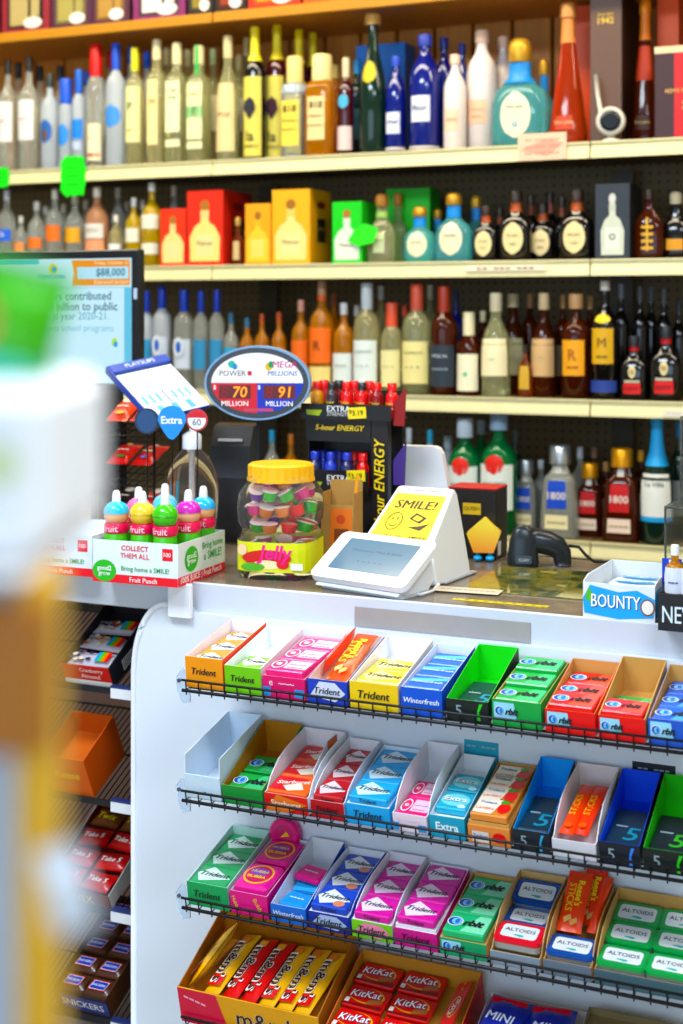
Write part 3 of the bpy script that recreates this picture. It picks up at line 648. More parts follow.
bottle(K, 0, 657, 37, 418, 'wine', 'dkgreen', '#3aa6dc', [LB(.22, .56, .88, '#e8e8e0', ('La Villa', '#3a3a34', .48, .6)), LB(.18, .22, .88, '#2f9bd6')], 'tall dark wine bottle with blue neck and white label', neck=(.62, .94, '#3aa0d8'), capz=.94)
for px, top, gl, c in ((448, 436, 'frost', '#b9c9d2'), (481, 420, 'green', '#a9b9c4'), (515, 430, 'dkgreen', '#5a6a6a'), (541, 460, 'clear', '#b9bdbf'), (580, 447, 'clear', '#a9adb0'), (594, 447, 'brown', '#9a7a5a'), (606, 462, 'brown', '#a87a4a'), (641, 450, 'brown', '#b98a3a'), (679, 422, 'dkgreen', '#2f8fc4')):
    bottle(K, 1, px, 24 if px < 500 else 18, top, 'std', gl, c, [LB(.2, .5, .8, '#9aa09a')], {'frost': 'frosted', 'green': 'green', 'dkgreen': 'dark green', 'clear': 'clear', 'brown': 'brown'}[gl] + ' bottle peeking from second row', seg=16)
for px, top, gl, c in ((236, 432, 'clear', '#3aa0c8'), (252, 436, 'gold', '#b0602a'), (272, 430, 'clear', '#3aa0c8'), (291, 434, 'gold', '#c0702a'), (409, 428, 'frost', '#cfd6da'), (430, 430, 'frost', '#3a9fc0')):
    bottle(K, 0, px, 16, top, 'std', gl, c, [LB(.2, .6, .85, '#3f9fc4' if gl != 'gold' else '#c9762a')], 'small bottle glimpsed behind the counter goods')

# ---- gift boxes on the top shelf (k = 0); only their lower ends are in view
K = 0
def window_art(inner, blob, word=None, wc='#d9c9a0'):
    def f(b, w, h, M):
        b.rect(w * .12, w * .88, h * .05, h * .8, mat(inner, .3), M)
        b.rect(w * .18, w * .56, h * .08, h * .5, mat(blob, .4), M, .0008); b.ell(w * .66, h * .1, w * .2, h * .06, mat('#e2dcd4', .6), M, .0011); b.rect(w * .62, w * .8, h * .16, h * .6, mat(blob, .4), M, .0008)
        if word: b.text(word, w * .5, h * .9, w * .6, 0, print_m(wc), M)
    return f
for pl, pr, cf, inner, blob, desc in ((-48, -2, '#5a1a24', '#c9b89a', '#a89a70', 'dark maroon gift box at the far left'), (2, 49, '#8a2a34', '#2a1a1c', '#b0a070', 'rosy maroon gift box with window'), (51, 91, '#4a2038', '#6a6044', '#a0965a', 'plum gift box with greenish window'), (92, 129, '#4a2038', '#7a5a34', '#a8844a', 'plum gift box with amber window'), (133, 185, '#7a2c5e', '#3a2a3a', '#e0d8d2', 'bright purple gift box with white crest'), (188, 213, '#1c1a16', '#3a3420', '#8a7a3a', 'narrow black gift box with gold bottle picture'), (215, 246, '#24140f', '#4a1a14', '#8a3a24', 'black gift box with dark red bottle picture'), (248, 300, '#c43a1e', '#d85a2a', '#e0a04a', 'orange-red gift box'), (303, 350, '#a85a20', '#8a4a1a', '#d9a04a', 'tan gift box over the yellow-necked bottles'), (354, 400, '#3a2416', '#5a3a20', '#c99a4a', 'brown gift box over the tall green bottle')):
    gift_box(K, pl, pr, 0, 0, cf, cf, desc, window_art(inner, blob), zt=ZS[0] + .3, dep=.11)

K = 1
p = PT(611, 122, YS + .024)
t = thing('security_camera', 'small white round security camera with upright antenna', 'camera', 'at the edge of the upper bottle shelf', TR(p.x, p.y, ZS[1], R(10)))
wh = mat('#d8d2c6', .35)
zc = p.z - ZS[1]
MB().lathe([(0, .022), (.006, .022), (.010, .010), (zc - .03, .008)], wh, 16).build('foot', t)
Mc = Matrix.Translation((0, -.004, zc)) @ Matrix.Rotation(R(90), 4, 'X')
MB().lathe([(-.022, .02), (-.016, .034), (.004, .038), (.018, .037), (.022, .033)], wh, 28, M=Mc).build('housing', t)
l = MB().lathe([(.0225, .027), (.0265, .026), (.029, .02)], gloss('#10151c'), 24, M=Mc).build('lens', t)
MB().tube([(-.026, 0, zc + .026), (-.034, .004, zc + .07), (-.040, .006, zc + .125)], .0055, wh, 8).build('antenna', t)
# tags hanging from the price rails
def star_tag(px, y0, y1, wpx, k, desc, dy=.0):
    Yt = YS - .0075; x = XX(px, Yt); t_ = tdist(px, Yt); w = wpx / F_PX * t_; h = (y1 - y0) / F_PX * t_; z = ZZ(px, (y0 + y1) / 2, Yt)
    pts = []; n = 22
    for i in range(n):
        a = 2 * math.pi * i / n; q = 1 if i % 2 else .9
        c, s_ = math.cos(a), math.sin(a); sq = 1 / (abs(c) ** 6 + abs(s_) ** 6) ** (1 / 6)
        pts.append((w / 2 * q * c * sq, h / 2 * q * s_ * sq))
    b = MB(); b.prism(pts, -.0005, .0005, mat('#35e02c', .5), M_front(0)); 
    for i in (-1, 0, 1): b.text('~~~', 0, h * .2 * i, w * .5, 0, print_m('#1f8a2a'), M_front(-.0006), bold=0)
    o = b.build('shelf_price_tag', M=TR(x, Yt, z)); tag(o, desc, 'tag', '')
star_tag(73, 155, 197, 31, 1, 'neon green starburst tag hanging whole from the upper shelf rail')
star_tag(2, 167, 188, 18, 1, 'neon green tag cut off by the left edge')
for px, y0, y1, wpx, k, desc, c1 in ((542, 133, 160, 50, 1, 'pink printed card clipped below the round teal bottle', '#e8c4a8'), (505, 265.5, 271, 85, 2, 'long paper strip in the middle shelf price rail', '#efe8cc'), (675, 410, 417, 22, 3, 'small white price strip on the lower shelf rail', '#ece6d2')):
    Yt = YS - .0085; x = XX(px, Yt); t_ = tdist(px, Yt); w = wpx / F_PX * t_; h = (y1 - y0) / F_PX * t_; z = ZZ(px, (y0 + y1) / 2, Yt)
    b = MB(); b.box(-w / 2, w / 2, -.0006, .0006, -h / 2, h / 2, mat(c1, .5))
    M = M_front(-.0008)
    if k == 1: b.flat([(-w * .45, -h * .1), (w * .1, -h * .35), (w * .45, h * .1), (w * .1, h * .3)], mat('#e6a08a', .5), M)
    for i in range(3 if k == 1 else 1): b.text('-- --- ---', 0, h * (.25 - .25 * i) if k == 1 else 0, w * .7, 0, print_m('#a8706a'), M, bold=0)
    tag(b.build('shelf_price_card', M=TR(x, Yt, z, R(0))), desc, 'card')
# a folded green leaf tag on the middle shelf
b = MB(); w = .046
b.prism([(-w, -.014), (-w * .3, -.03), (w * .7, -.02), (w, .02), (w * .1, .034), (-w * .6, .014)], -.001, .001, mat('#4fe02a', .5), M_front(0))
p = PT(363, 235, YS + .012); tag(b.build('price_tag', M=TR(p.x, p.y, p.z - .002)), 'neon green cut tag leaning between green box and round bottle', 'tag')
# ================================================================== checkout counter
ZC = .95
YB = 2.28                                   # front face of the white display board
wht = mat('#e3e8ef', .38, var=.02, scale=8)
def slat_mat():
    m, nt, b = node_mat('white_board')
    tc = nt.nodes.new('ShaderNodeTexCoord'); wv = nt.nodes.new('ShaderNodeTexWave'); wv.bands_direction = 'X'; wv.inputs['Scale'].default_value = 9.0
    wv.wave_profile = 'SIN'; bp = nt.nodes.new('ShaderNodeBump'); bp.inputs['Strength'].default_value = .06; bp.inputs['Distance'].default_value = .004
    nt.links.new(tc.outputs['Object'], wv.inputs['Vector']); nt.links.new(wv.outputs['Fac'], bp.inputs['Height']); nt.links.new(bp.outputs['Normal'], b.inputs['Normal'])
    b.inputs['Base Color'].default_value = lin('#dde4ee'); b.inputs['Roughness'].default_value = .4
    return m
def lam_mat(name, c1, c2, sc, rough):
    m, nt, b = node_mat(name)
    tc = nt.nodes.new('ShaderNodeTexCoord'); n = nt.nodes.new('ShaderNodeTexNoise'); n.inputs['Scale'].default_value = sc; n.inputs['Detail'].default_value = 5
    r = nt.nodes.new('ShaderNodeValToRGB'); r.color_ramp.elements[0].position = .35; r.color_ramp.elements[1].position = .65
    r.color_ramp.elements[0].color = lin(c1); r.color_ramp.elements[1].color = lin(c2)
    nt.links.new(tc.outputs['Object'], n.inputs['Vector']); nt.links.new(n.outputs['Fac'], r.inputs['Fac']); nt.links.new(r.outputs['Color'], b.inputs['Base Color'])
    b.inputs['Roughness'].default_value = rough
    return m
CX0, CX1 = -2.6, .35
ct = thing('checkout_counter', 'white checkout counter with brown top and round-cornered front board', 'counter', M=TR(0, 0, 0))
MB().box(CX0, CX1, YB + .012, 2.82, ZC - .045, ZC, lam_mat('laminate', '#665a4c', '#7e705e', 30, .2), ch=.003).build('countertop', ct)
MB().box(CX0, CX1, YB + .004, YB + .0115, ZC - .058, ZC + .001, mat('#c9cdd6', .4, var=.02), ch=.002).build('edge_fascia', ct)
# the board: rounded upper left corner
xb = XX(134.5, YB); pts = [(xb, .03)]; zt = ZC - .036; rr = .075
pts = [(CX1, .03), (CX1, ZC - .052), (XX(197, YB), ZC - .052), (XX(186, YB), zt), (xb + rr, zt)]
for i in range(1, 11):
    a = math.pi / 2 * i / 10; pts.append((xb + rr - rr * math.sin(a), zt - .14 + .14 * math.cos(a)))
pts += [(xb, .03)]
b = MB(); b.prism(pts[::-1], 0, .016, slat_mat(), M_front(YB + .0035)); 
b.build('front_board', ct)
xe_, ze_, ra = xb + .006, zt - .006, .069
edge = [(xb + rr + .03, ze_), (xb + rr, ze_)] + [(xb + rr - ra * math.sin(math.pi / 2 * i / 16), ze_ - 2 * ra * (1 - math.cos(math.pi / 2 * i / 16))) for i in range(1, 17)] + [(xe_, .04)]
b = MB(); b.tube([(x, YB - .011, z) for x, z in edge], .0062, mat('#e8ebf1', .35, var=.02), 10); b.build('edge_bead', ct)
MB().box(XX(174, YB) , XX(197, YB), YB - .024, YB - .0135, ZC - .062, ZC + .002, mat('#eceff4', .4, var=.02), ch=.002).build('corner_cap', ct)
MB().box(CX0, CX1, 2.70, 2.76, .0, ZC - .046, mat('#8a6a5c', .7)).build('back_panel', ct)
b = MB(); zt0 = ZC - .047
b.flat([(XX(354, YB), ZC - .022), (XX(354, YB), ZC - .05), (XX(530, YB), ZC - .05), (XX(530, YB), ZC - .024)], mat('#a29a97', .6), M_front(YB), 0)
x0, x1 = XX(354, YB), XX(530, YB)
b = MB().box(x0, x1, YB + .002, YB + .0038, ZC - .05, ZC - .016, mat('#9d9694', .55), ch=.0005); o = b.build('tape_strip', ct)

# mat with printed sheets lying under glass on the counter top
def mottled():
    m, nt, b = node_mat('printed_sheets')
    tc = nt.nodes.new('ShaderNodeTexCoord'); v = nt.nodes.new('ShaderNodeTexVoronoi'); v.inputs['Scale'].default_value = 22
    n = nt.nodes.new('ShaderNodeTexNoise'); n.inputs['Scale'].default_value = 14; n.inputs['Detail'].default_value = 6
    r = nt.nodes.new('ShaderNodeValToRGB')
    for p, c in ((.36, '#2c3a1a'), (.45, '#5a5f24'), (.52, '#8a7a2c'), (.58, '#3f5a24'), (.66, '#b59a4a')):
        e = r.color_ramp.elements.new(p); e.color = lin(c)
    nt.links.new(tc.outputs['Object'], n.inputs['Vector']); nt.links.new(n.outputs['Fac'], r.inputs['Fac']); nt.links.new(r.outputs['Color'], b.inputs['Base Color'])
    b.inputs['Roughness'].default_value = .06; b.inputs['Coat Weight'].default_value = .6
    return m
q = [GR(452, 604, ZC), GR(586, 612, ZC), GR(640, 571, ZC), GR(520, 566, ZC)]
xa, xc = q[0].x, XX(660, 2.6)
b = MB(); b.box(0, .62, 0, .26, 0, .0022, mottled(), ch=.0005)
o = b.build('counter_mat', M=TR(XX(455, 2.4), 2.42, ZC + .0001)); tag(o, 'glossy green and brown printed mat lying on the counter top', 'mat')
def sheet(px, py, w, d, rz, c, desc, words=(), name='paper_slip', z=.0026):
    p = GR(px, py, ZC); b = MB(); b.box(-w / 2, w / 2, -d / 2, d / 2, 0, .0006, mat(c, .3), ch=.0001)
    for s, tc, x, y, ww in words: b.text(s, x, y, ww, 0, print_m(tc), M_top(.0007), .0001)
    tag(b.build(name, M=TR(p.x, p.y, ZC + z, rz)), desc, 'paper')
sheet(468, 592, .12, .045, R(4), '#cfc6b2', 'cream card with printed line on the counter near the white terminals', [('----------', '#7a6a5a', 0, 0, .1)], z=.0028)
sheet(500, 603, .17, .014, R(1), '#d9c23a', 'thin yellow and black strip along the counter front', [('- - - - - - - - - -', '#2a261a', 0, 0, .16)], z=.0003)

# ------------------------------------------------------------------ carton of fruit drinks (front corner at px 178)
p0, pl, pr_ = GR(178, 588, ZC), GR(93, 581, ZC), GR(241, 573, ZC)
ang = math.atan2(p0.y - pl.y, p0.x - pl.x); wl = (p0 - pl).length; dl = .188
Mb = Matrix.Translation((pl.x, pl.y, ZC + .0005)) @ Matrix.Rotation(ang, 4, 'Z')
hb = (588 - 545) / F_PX * 2.58
def drink_carton(M, w, d, h, desc, c0='#dfe6ea'):
    t = thing('drink_carton', desc, 'box', M=M, group='cartons of fruit drinks on the counter')
    b = MB(); cm = mat(c0, .4)
    b.box(0, w, 0, .0016, 0, h, cm); b.box(0, w, d - .0016, d, 0, h, cm); b.box(0, .0016, .0016, d - .0016, 0, h, cm); b.box(w - .0016, w, .0016, d - .0016, 0, h, cm); b.box(.0016, w - .0016, .0016, d - .0016, 0, .002, cm)
    f, r = M_front(-.0002), M_right(w + .0002); red, gr = print_m('#e0203a'), print_m('#3fae3a'); wt = print_m('#f4f4f4'); gt = print_m('#3a9a4a')
    b.rect(0, w, 0, h * .2, red, f); b.rect(0, d, 0, h * .22, red, r)
    b.text('Fruit Punch', w * .6, h * .1, w * .32, 0, wt, f, bold=.03); b.text('100% JUICE | Fruit Punch', d * .48, h * .11, d * .86, 0, wt, r, bold=.03)
    b.text('COLLECT', w * .5, h * .84, w * .32, 0, red, f, bold=.04); b.text('THEM ALL', w * .5, h * .66, w * .34, 0, red, f, bold=.04)
    b.text('Bring home a SMILE!', w * .62, h * .34, w * .56, 0, gt, f)
    b.ell(w * .14, h * .27, w * .14, h * .26, gr, f, .0006); b.text('good2', w * .14, h * .32, w * .17, 0, wt, f, .001, bold=.03); b.text('grow', w * .14, h * .18, w * .14, 0, wt, f, .001, bold=.03)
    b.ell(d * .27, h * .57, d * .14, h * .3, gr, r, .0006); b.text('good2', d * .27, h * .63, d * .2, 0, wt, r, .001, bold=.03); b.text('grow', d * .27, h * .48, d * .17, 0, wt, r, .001, bold=.03)
    b.text('Bring home', d * .72, h * .76, d * .44, 0, gt, r); b.text('a SMILE!', d * .72, h * .53, d * .38, 0, gt, r)
    b.rect(w * .82, w * .94, h * .6, h * .88, red, f); b.text('100', w * .88, h * .74, w * .08, 0, wt, f, .001)
    b.build('carton', t); return t
drink_carton(Mb, wl, dl, hb, 'white and red fruit drink carton reading COLLECT THEM ALL')
p1 = GR(92, 583, ZC)
drink_carton(Mb @ Matrix.Translation((-wl - .02, .03, 0)), wl, dl, hb, 'second fruit drink carton, half hidden behind the blurred stand')
TOPS = [('#38b6e0', '#f0b98a', 'blue and peach'), ('#e6c25a', '#e8b48a', 'yellow'), ('#e07aa8', '#f0c0a0', 'pink and peach'), ('#4fb53a', '#5ac040', 'green'), ('#c23aa8', '#e8b08a', 'magenta and peach'), ('#3fa8dc', '#efba8a', 'sky blue and peach'), ('#58b8d8', '#d8c040', 'teal and yellow'), ('#7ac0e0', '#e0a0c0', 'light blue and pink')]
spots = [(.028, .030, 0, 1), (.078, .036, 1, 1), (.128, .030, 3, 1), (.04, .083, 2, .9), (.144, .081, 4, 1), (.092, .088, 6, .95), (.144, .133, 5, 1), (.062, .136, 7, .92)]
for i, (fx, fy, ti, s) in enumerate(spots):
    c1, c2, nm = TOPS[ti]
    M = Mb @ Matrix.Translation((fx * wl / .172, fy * 1.16, .0026))
    t = thing('drink_bottle', "child's drink bottle with %s rounded topper in the white carton" % nm, 'bottle', M=M, group='fruit drink bottles in the carton')
    h = hb + .006
    MB().lathe([(0, .021), (.003, .0232), (h * .8, .0232), (h * .95, .022), (h, .021)], wrap_m('#54b83a'), 20).build('bottle_body', t)
    bb = MB().lathe([(h, .0215), (h + .004, .0235), (h + .014, .0235), (h + .019, .021)], wrap_m('#e0305a'), 20)
    bb.text('fruit', 0, h + .01, .03, 0, print_m('#f6d0d8'), None, bend=lambda a, b_, c: (a, -math.sqrt(max(1e-6, .0242 ** 2 - a * a)), b_)); bb.build('collar', t)
    q = h + .019
    hd = MB(); hd.lathe([(q, .016), (q + .003, .0205), (q + .012, .0233), (q + .024, .0225), (q + .034, .016), (q + .038, .009)], gloss(c1 if ti in (3, 1) else c2), 20)
    hd_o = hd.build('topper', t)
    hat = MB(); hat.lathe([(q + .018, .0242), (q + .026, .0235), (q + .034, .018), (q + .039, .010)], gloss(c1), 20)
    hat.build('topper_rim', hd_o)
    MB().lathe([(q + .038, .0085), (q + .05, .008), (q + .057, .0065), (q + .06, .004)], gloss('#e8eef4'), 14).build('spout', hd_o)

# ------------------------------------------------------------------ jelly jar with yellow lid
pj = GR(281, 574, ZC); tj = (pj.y - 0) / 1.0
js = tdist(281, pj.y) / F_PX
rj = 40 * js; hj = (574 - 463) * js
yel = mat('#f0b81a', .35)
t = thing('candy_jar', 'clear plastic jar of jelly cups with yellow screw lid', 'jar', M=TR(pj.x, pj.y, ZC + .0005, R(12)))
clear = mat('#fbfdfb', .03, trans=.97, ior=1.06, var=0)
pf = [(0, .86), (.02, .94), (.06, .97), (.34, .97), (.38, .93), (.4, .88), (.44, .9), (.5, .98), (.62, 1), (.74, .97), (.81, .84), (.85, .76), (.9, .75)]
MB().lathe([(z * hj, q * rj) for z, q in pf], clear, 40, 4).build('jar_body', t)
lb = MB(); M = M_front(-rj * .985)
lm = mat('#d8dc3a', .4)
vs = []; fs = []; n = 40
for k in range(n + 1):
    a = math.pi * 2 * k / n; c, d = math.cos(a), math.sin(a); q = .99 * rj / (abs(c) ** 4 + abs(d) ** 4) ** .25
    for z in (.075, .335): vs.append((q * c, q * d, z * hj))
fs = [(2 * k, 2 * k + 2, 2 * k + 3, 2 * k + 1) for k in range(n)]
lb.add(vs, fs, lm)
lb.ell(-rj * .1, hj * .2, rj * .62, hj * .07, mat('#c8302a', .4), M, .0006); lb.text('Jelly', rj * .1, hj * .23, rj * .9, 0, print_m('#e83a8a'), M, .0012, bold=.05, shear=.2)
lb.ell(-rj * .1, hj * .14, rj * .35, hj * .04, mat('#f0e0b0', .4), M, .0009); lb.ell(rj * .3, hj * .15, rj * .16, hj * .045, mat('#d82a3a', .4), M, .001)
lb.rect(rj * .5, rj * .8, hj * .1, hj * .16, mat('#f0f0e8', .5), M, .0006); lb.ell(-rj * .72, hj * .27, rj * .12, hj * .05, mat('#f0c8a0', .5), M, .0007); lb.ell(-rj * .45, hj * .12, rj * .3, hj * .035, mat('#5aa83a', .4), M, .0012)
lb.build('label', t)
ld = MB(); prl = []
for k in range(56):
    a = 2 * math.pi * k / 56; q = rj * (.83 if k % 2 else .815); prl.append((q * math.cos(a), q * math.sin(a)))
ld.prism(prl, hj * .865, hj * .985, yel); ld.lathe([(hj * .985, rj * .81), (hj * 1.0, rj * .76)], yel, 40); ld.lathe([(hj * .845, rj * .85), (hj * .87, rj * .85)], yel, 40)
ld.build('lid', t)
cols = [('#e02a2a', 'red'), ('#3fb83a', 'green'), ('#7a3ab0', 'purple'), ('#e8862a', 'orange'), ('#e63a8a', 'pink')]
protos = {}
rnd = random.Random(3)
spots = []
for ring, (zz, rad, n) in enumerate(((.03, .6, 8), (.19, .6, 8), (.38, .58, 8), (.53, .64, 9), (.67, .62, 8), (.76, .3, 4))):
    for k in range(n):
        a = 2 * math.pi * (k + .5 * (ring % 2)) / n
        spots.append((pj.x + rad * rj * math.cos(a), pj.y + rad * rj * math.sin(a), ZC + zz * hj + .004, ring * 3 + k * 2))
for x, y, z, i in spots:
    c, nm = cols[(i + (2 if z > ZC + .1 and i % 3 == 0 else 0)) % 5]
    M = TR(x, y, z, rnd.uniform(0, 6), rnd.uniform(-.5, .5))
    if c not in protos:
        t2 = thing('jelly_cup', nm + ' jelly cup inside the clear jar', 'candy', M=M, group=nm + ' jelly cups in the jar', key='same')
        MB().lathe([(0, .0105), (.003, .0125), (.018, .015)], mat(c, .15, trans=.25, coat=.5, var=0), 14).build('cup', t2)
        MB().lathe([(.018, .0165), (.0195, .0165)], mat('#f0d8d8', .3, var=0) if nm != 'red' else gloss(c), 14).build('film_lid', t2)
        protos[c] = t2
    else:
        t2 = copy_tree(protos[c]); t2.matrix_basis = M; REG.append((t2, nm + ' jelly cup inside the clear jar', '', 'same'))

# ------------------------------------------------------------------ glass globe dispenser with white pump
Yg = 2.575; xg = XX(192, Yg); sg = tdist(192, Yg) / F_PX
t = thing('pump_dispenser', 'round clear dispenser with white pump head behind the drinks', 'bottle', M=TR(xg, Yg, ZC + .0005))
hg = ZZ(192, 446, Yg) - ZC
rg = 27 * sg
gl2 = mat('#f4ecec', .03, trans=.97, ior=1.12, var=0)
MB().lathe([(0, rg * .7), (.01, rg * .8), (hg * .35, rg * .95), (hg * .6, rg), (hg * .78, rg * .88), (hg * .9, rg * .6), (hg * .97, rg * .36), (hg, rg * .3)], gl2, 32).build('globe', t)
wp = gloss('#eceff2')
b = MB(); b.lathe([(hg - .006, rg * .36), (hg + .022, rg * .36), (hg + .026, rg * .28), (hg + .03, rg * .16)], wp, 20); b.build('collar', t)
b = MB(); b.lathe([(hg + .03, .006), (hg + .052, .006)], wp, 12); b.box(-.034, .018, -.008, .008, hg + .05, hg + .066, wp, ch=.004); b.box(-.036, -.026, -.006, .006, hg + .04, hg + .055, wp, ch=.003); b.build('pump_head', t)
MB().tube([(0, 0, .02), (0, 0, hg)], .006, wp, 8).build('dip_tube', t)

# ------------------------------------------------------------------ oval jackpot sign on a pole
Yo = 2.6; xo = XX(258.5, Yo); so = tdist(258.5, Yo) / F_PX; zo = ZZ(258.5, 382.5, Yo)
Mo = TR(xo, Yo, ZC + .0005, R(20))
t = thing('jackpot_sign', 'oval lighted lottery jackpot sign on a thin black pole', 'sign', M=Mo)
zr = zo - ZC - .0005; a_, b_ = 53 * so, 37 * so
def oval(k, n=48): return [(k * 0 + (a_ - k) * math.cos(2 * math.pi * i / n), zr + (b_ - k) * math.sin(2 * math.pi * i / n)) for i in range(n)]
MB().prism(oval(0), -.016, .02, mat('#7d9cc0', .35), M_front(0), True).build('housing', t)
MB().prism(oval(.004), .0, .004, gloss('#15161c'), M_front(-.0165), True).build('bezel', t)
b = MB(); M = M_front(-.0212)
ins = oval(.0145)
em = lambda c, e=1.0: mat(c, .4, emit=e)
zt_ = zr + b_ * .05; zb_ = zr - b_ * .02
def clip(pts, lo=None, hi=None, xl=None, xh=None):
    def cut(p, f):
        o = []
        for i in range(len(p)):
            a, c = p[i - 1], p[i]; fa, fc = f(a), f(c)
            if (fa >= 0) != (fc >= 0): k = fa / (fa - fc); o.append((a[0] + (c[0] - a[0]) * k, a[1] + (c[1] - a[1]) * k))
            if fc >= 0: o.append(c)
        return o
    if lo is not None: pts = cut(pts, lambda q: q[1] - lo)
    if hi is not None: pts = cut(pts, lambda q: hi - q[1])
    if xl is not None: pts = cut(pts, lambda q: q[0] - xl)
    if xh is not None: pts = cut(pts, lambda q: xh - q[0])
    return pts
b.flat(clip(ins, lo=zr - b_ * .0), em('#f2f4f8', .9), M); b.flat(clip(ins, hi=zr - b_ * .0, xh=0), em('#d8103c', .7), M); b.flat(clip(ins, hi=zr, xl=0), em('#1c35b8', .8), M)
b.text('POWER', -a_ * .46, zr + b_ * .26, a_ * .5, 0, print_m('#3a3f48'), M, bold=.01); b.rect(-a_ * .18, -a_ * .1, zr + b_ * .2, zr + b_ * .32, em('#d8204a', .6), M, .0008)
b.ell(-a_ * .48, zr + b_ * .5, a_ * .07, b_ * .1, em('#2fb8a8', .8), M, .0008); b.ell(-a_ * .42, zr + b_ * .44, a_ * .05, b_ * .08, em('#2f8fc8', .8), M, .001)
b.text('MEGA', a_ * .52, zr + b_ * .5, a_ * .46, 0, em('#d82a8a', .6), M, bold=.05, shear=.1); b.text('MILLIONS', a_ * .48, zr + b_ * .26, a_ * .56, 0, em('#1f6ac0', .6), M, bold=.04, shear=.15)
b.ell(a_ * .22, zr + b_ * .44, a_ * .07, b_ * .11, em('#e8c22a', .8), M, .0008); b.ell(a_ * .26, zr + b_ * .5, a_ * .05, b_ * .09, em('#2f9a5a', .8), M, .001)
for cx, n in ((-a_ * .42, '70'), (a_ * .42, '91')):
    b.rect(cx - a_ * .3, cx + a_ * .3, zr - b_ * .42, zr - b_ * .06, mat('#5a0808', .3), M, .0008); b.text(n, cx + a_ * .1, zr - b_ * .24, 0, b_ * .3, em('#ff9a4a', 1.5), M, .0012, bold=.03, shear=.12, fit='h')
    b.text('8', cx - a_ * .19, zr - b_ * .24, 0, b_ * .3, em('#a01a14', .5), M, .0012, bold=.0, shear=.12, fit='h')
    b.text('MILLION', cx, zr - b_ * .55, a_ * .5, 0, em('#ffffff', .9), M, .0012, bold=.04); b.text('$', cx - a_ * .38, zr - b_ * .12, 0, b_ * .13, em('#ffffff', .9), M, .0012, fit='h')
b.rect(-a_ * .25, a_ * .3, zr - b_ * .76, zr - b_ * .68, em('#e85a7a', .5), M, .0008)
b.build('display_face', t)
MB().tube([(0, .004, .012), (0, .004, zr - b_ + .004)], .005, mat('#2a2d33', .4), 10).build('pole', t)
MB().lathe([(0, .042), (.006, .042), (.011, .036), (.014, .016)], mat('#1a1b1e', .4), 28).build('base', t)
# round tag clipped beside the pump
Yt = 2.42; p = PT(196, 420, Yt)

# ------------------------------------------------------------------ black receipt printer behind the sign
p = GR(236, 540, ZC); Yp = 2.75; xp0, xp1 = XX(214, Yp), XX(254, Yp)
t = thing('receipt_printer', 'black curved receipt printer standing behind the sign pole', 'printer', M=TR((xp0 + xp1) / 2, Yp - .0, ZC + .0005, R(12)))
w = (xp1 - xp0) * .9; hp = ZZ(230, 424, Yp) - ZC
pr = [(-.045, 0), (.06, 0), (.06, hp * .9), (.04, hp), (.0, hp * .98), (-.03, hp * .82), (-.045, hp * .55)]
bk = mat('#17181c', .35)
MB().prism(pr, -w / 2, w / 2, bk, Matrix(((0, 0, 1, 0), (1, 0, 0, 0), (0, 1, 0, 0), (0, 0, 0, 1)))).build('body', t)
MB().box(-w * .3, w * .3, -.03, -.024, hp * .86, hp * .88, mat('#c8cacc', .4)).build('paper_slot', t)

# ------------------------------------------------------------------ energy shot display
Ye = 2.66; xe0, xe1 = XX(306, Ye), XX(388, Ye); we = xe1 - xe0; se = tdist(340, Ye) / F_PX
def ze(py): return ZZ(340, py, Ye) - ZC
t = thing('shot_display', 'black two-tier cardboard display of small energy shot bottles', 'display rack', M=TR(xe0, Ye, ZC + .0005))
blk = mat('#121214', .4); ylw = print_m('#f2d21a')
de = .08
wp_ = we * .2
b = MB()
b.box(0, we - wp_ - .001, .004, .008, 0, ze(492), blk); b.box(0, .003, .0085, de, 0, ze(418), blk); b.box(0, we, de + .0005, de + .004, 0, ze(392), blk)
b.build('carcass', t)
b = MB(); b.box(we - wp_, we, -.001, de * .22, 0, ze(418), blk, ch=.0008)
b.text('5-hour ENERGY', we - wp_ / 2, ze(484), ze(438) - ze(532), wp_ * .62, ylw, M_front(-.0014), bold=.05, shear=.25, rot=R(90), fit='wh'); b.build('side_post', t)
b = MB(); b.box(.0005, we - wp_ - .001, .0, .0035, ze(442), ze(418), blk); b.text('5-hour ENERGY', we * .42, ze(428), we * .6, 0, ylw, M_front(-.0004), bold=.04, shear=.25); b.build('header_panel', t)
tags = []
for ti, (zt, zb, zf) in enumerate(((376, 418, 404), (440, 490, 470))):
    f = ze(zb)
    b = MB(); b.box(.001 - (.006 if ti == 0 else 0), we - wp_ - .0015 if ti else we + .012, -.012 if ti == 0 else -.01, de - .001, f - .003, f, blk)
    b.box(.001 - (.006 if ti == 0 else 0), we - wp_ - .0015 if ti else we + .012, -.014, -.012 if ti == 0 else -.0102, f - .003, ze(zf), blk)
    M = M_front(-.0143); b.text('EXTRA', we * .44, (f + ze(zf)) / 2 + .005, we * .28, 0, print_m('#f2f2f2'), M, bold=.05); b.text('STRENGTH', we * .44, (f + ze(zf)) / 2 - .006, we * .28, 0, print_m('#c8c8c8'), M, bold=.02)
    b.flat([(we * .05, f + .006), (we * .2, f + .004), (we * .24, f + .016), (we * .04, f + .016)], mat('#9ab02a', .4), M)
    tags.append(b.build('shelf_tray', t))
sidec = ('#8a1a18', '#3a2470')
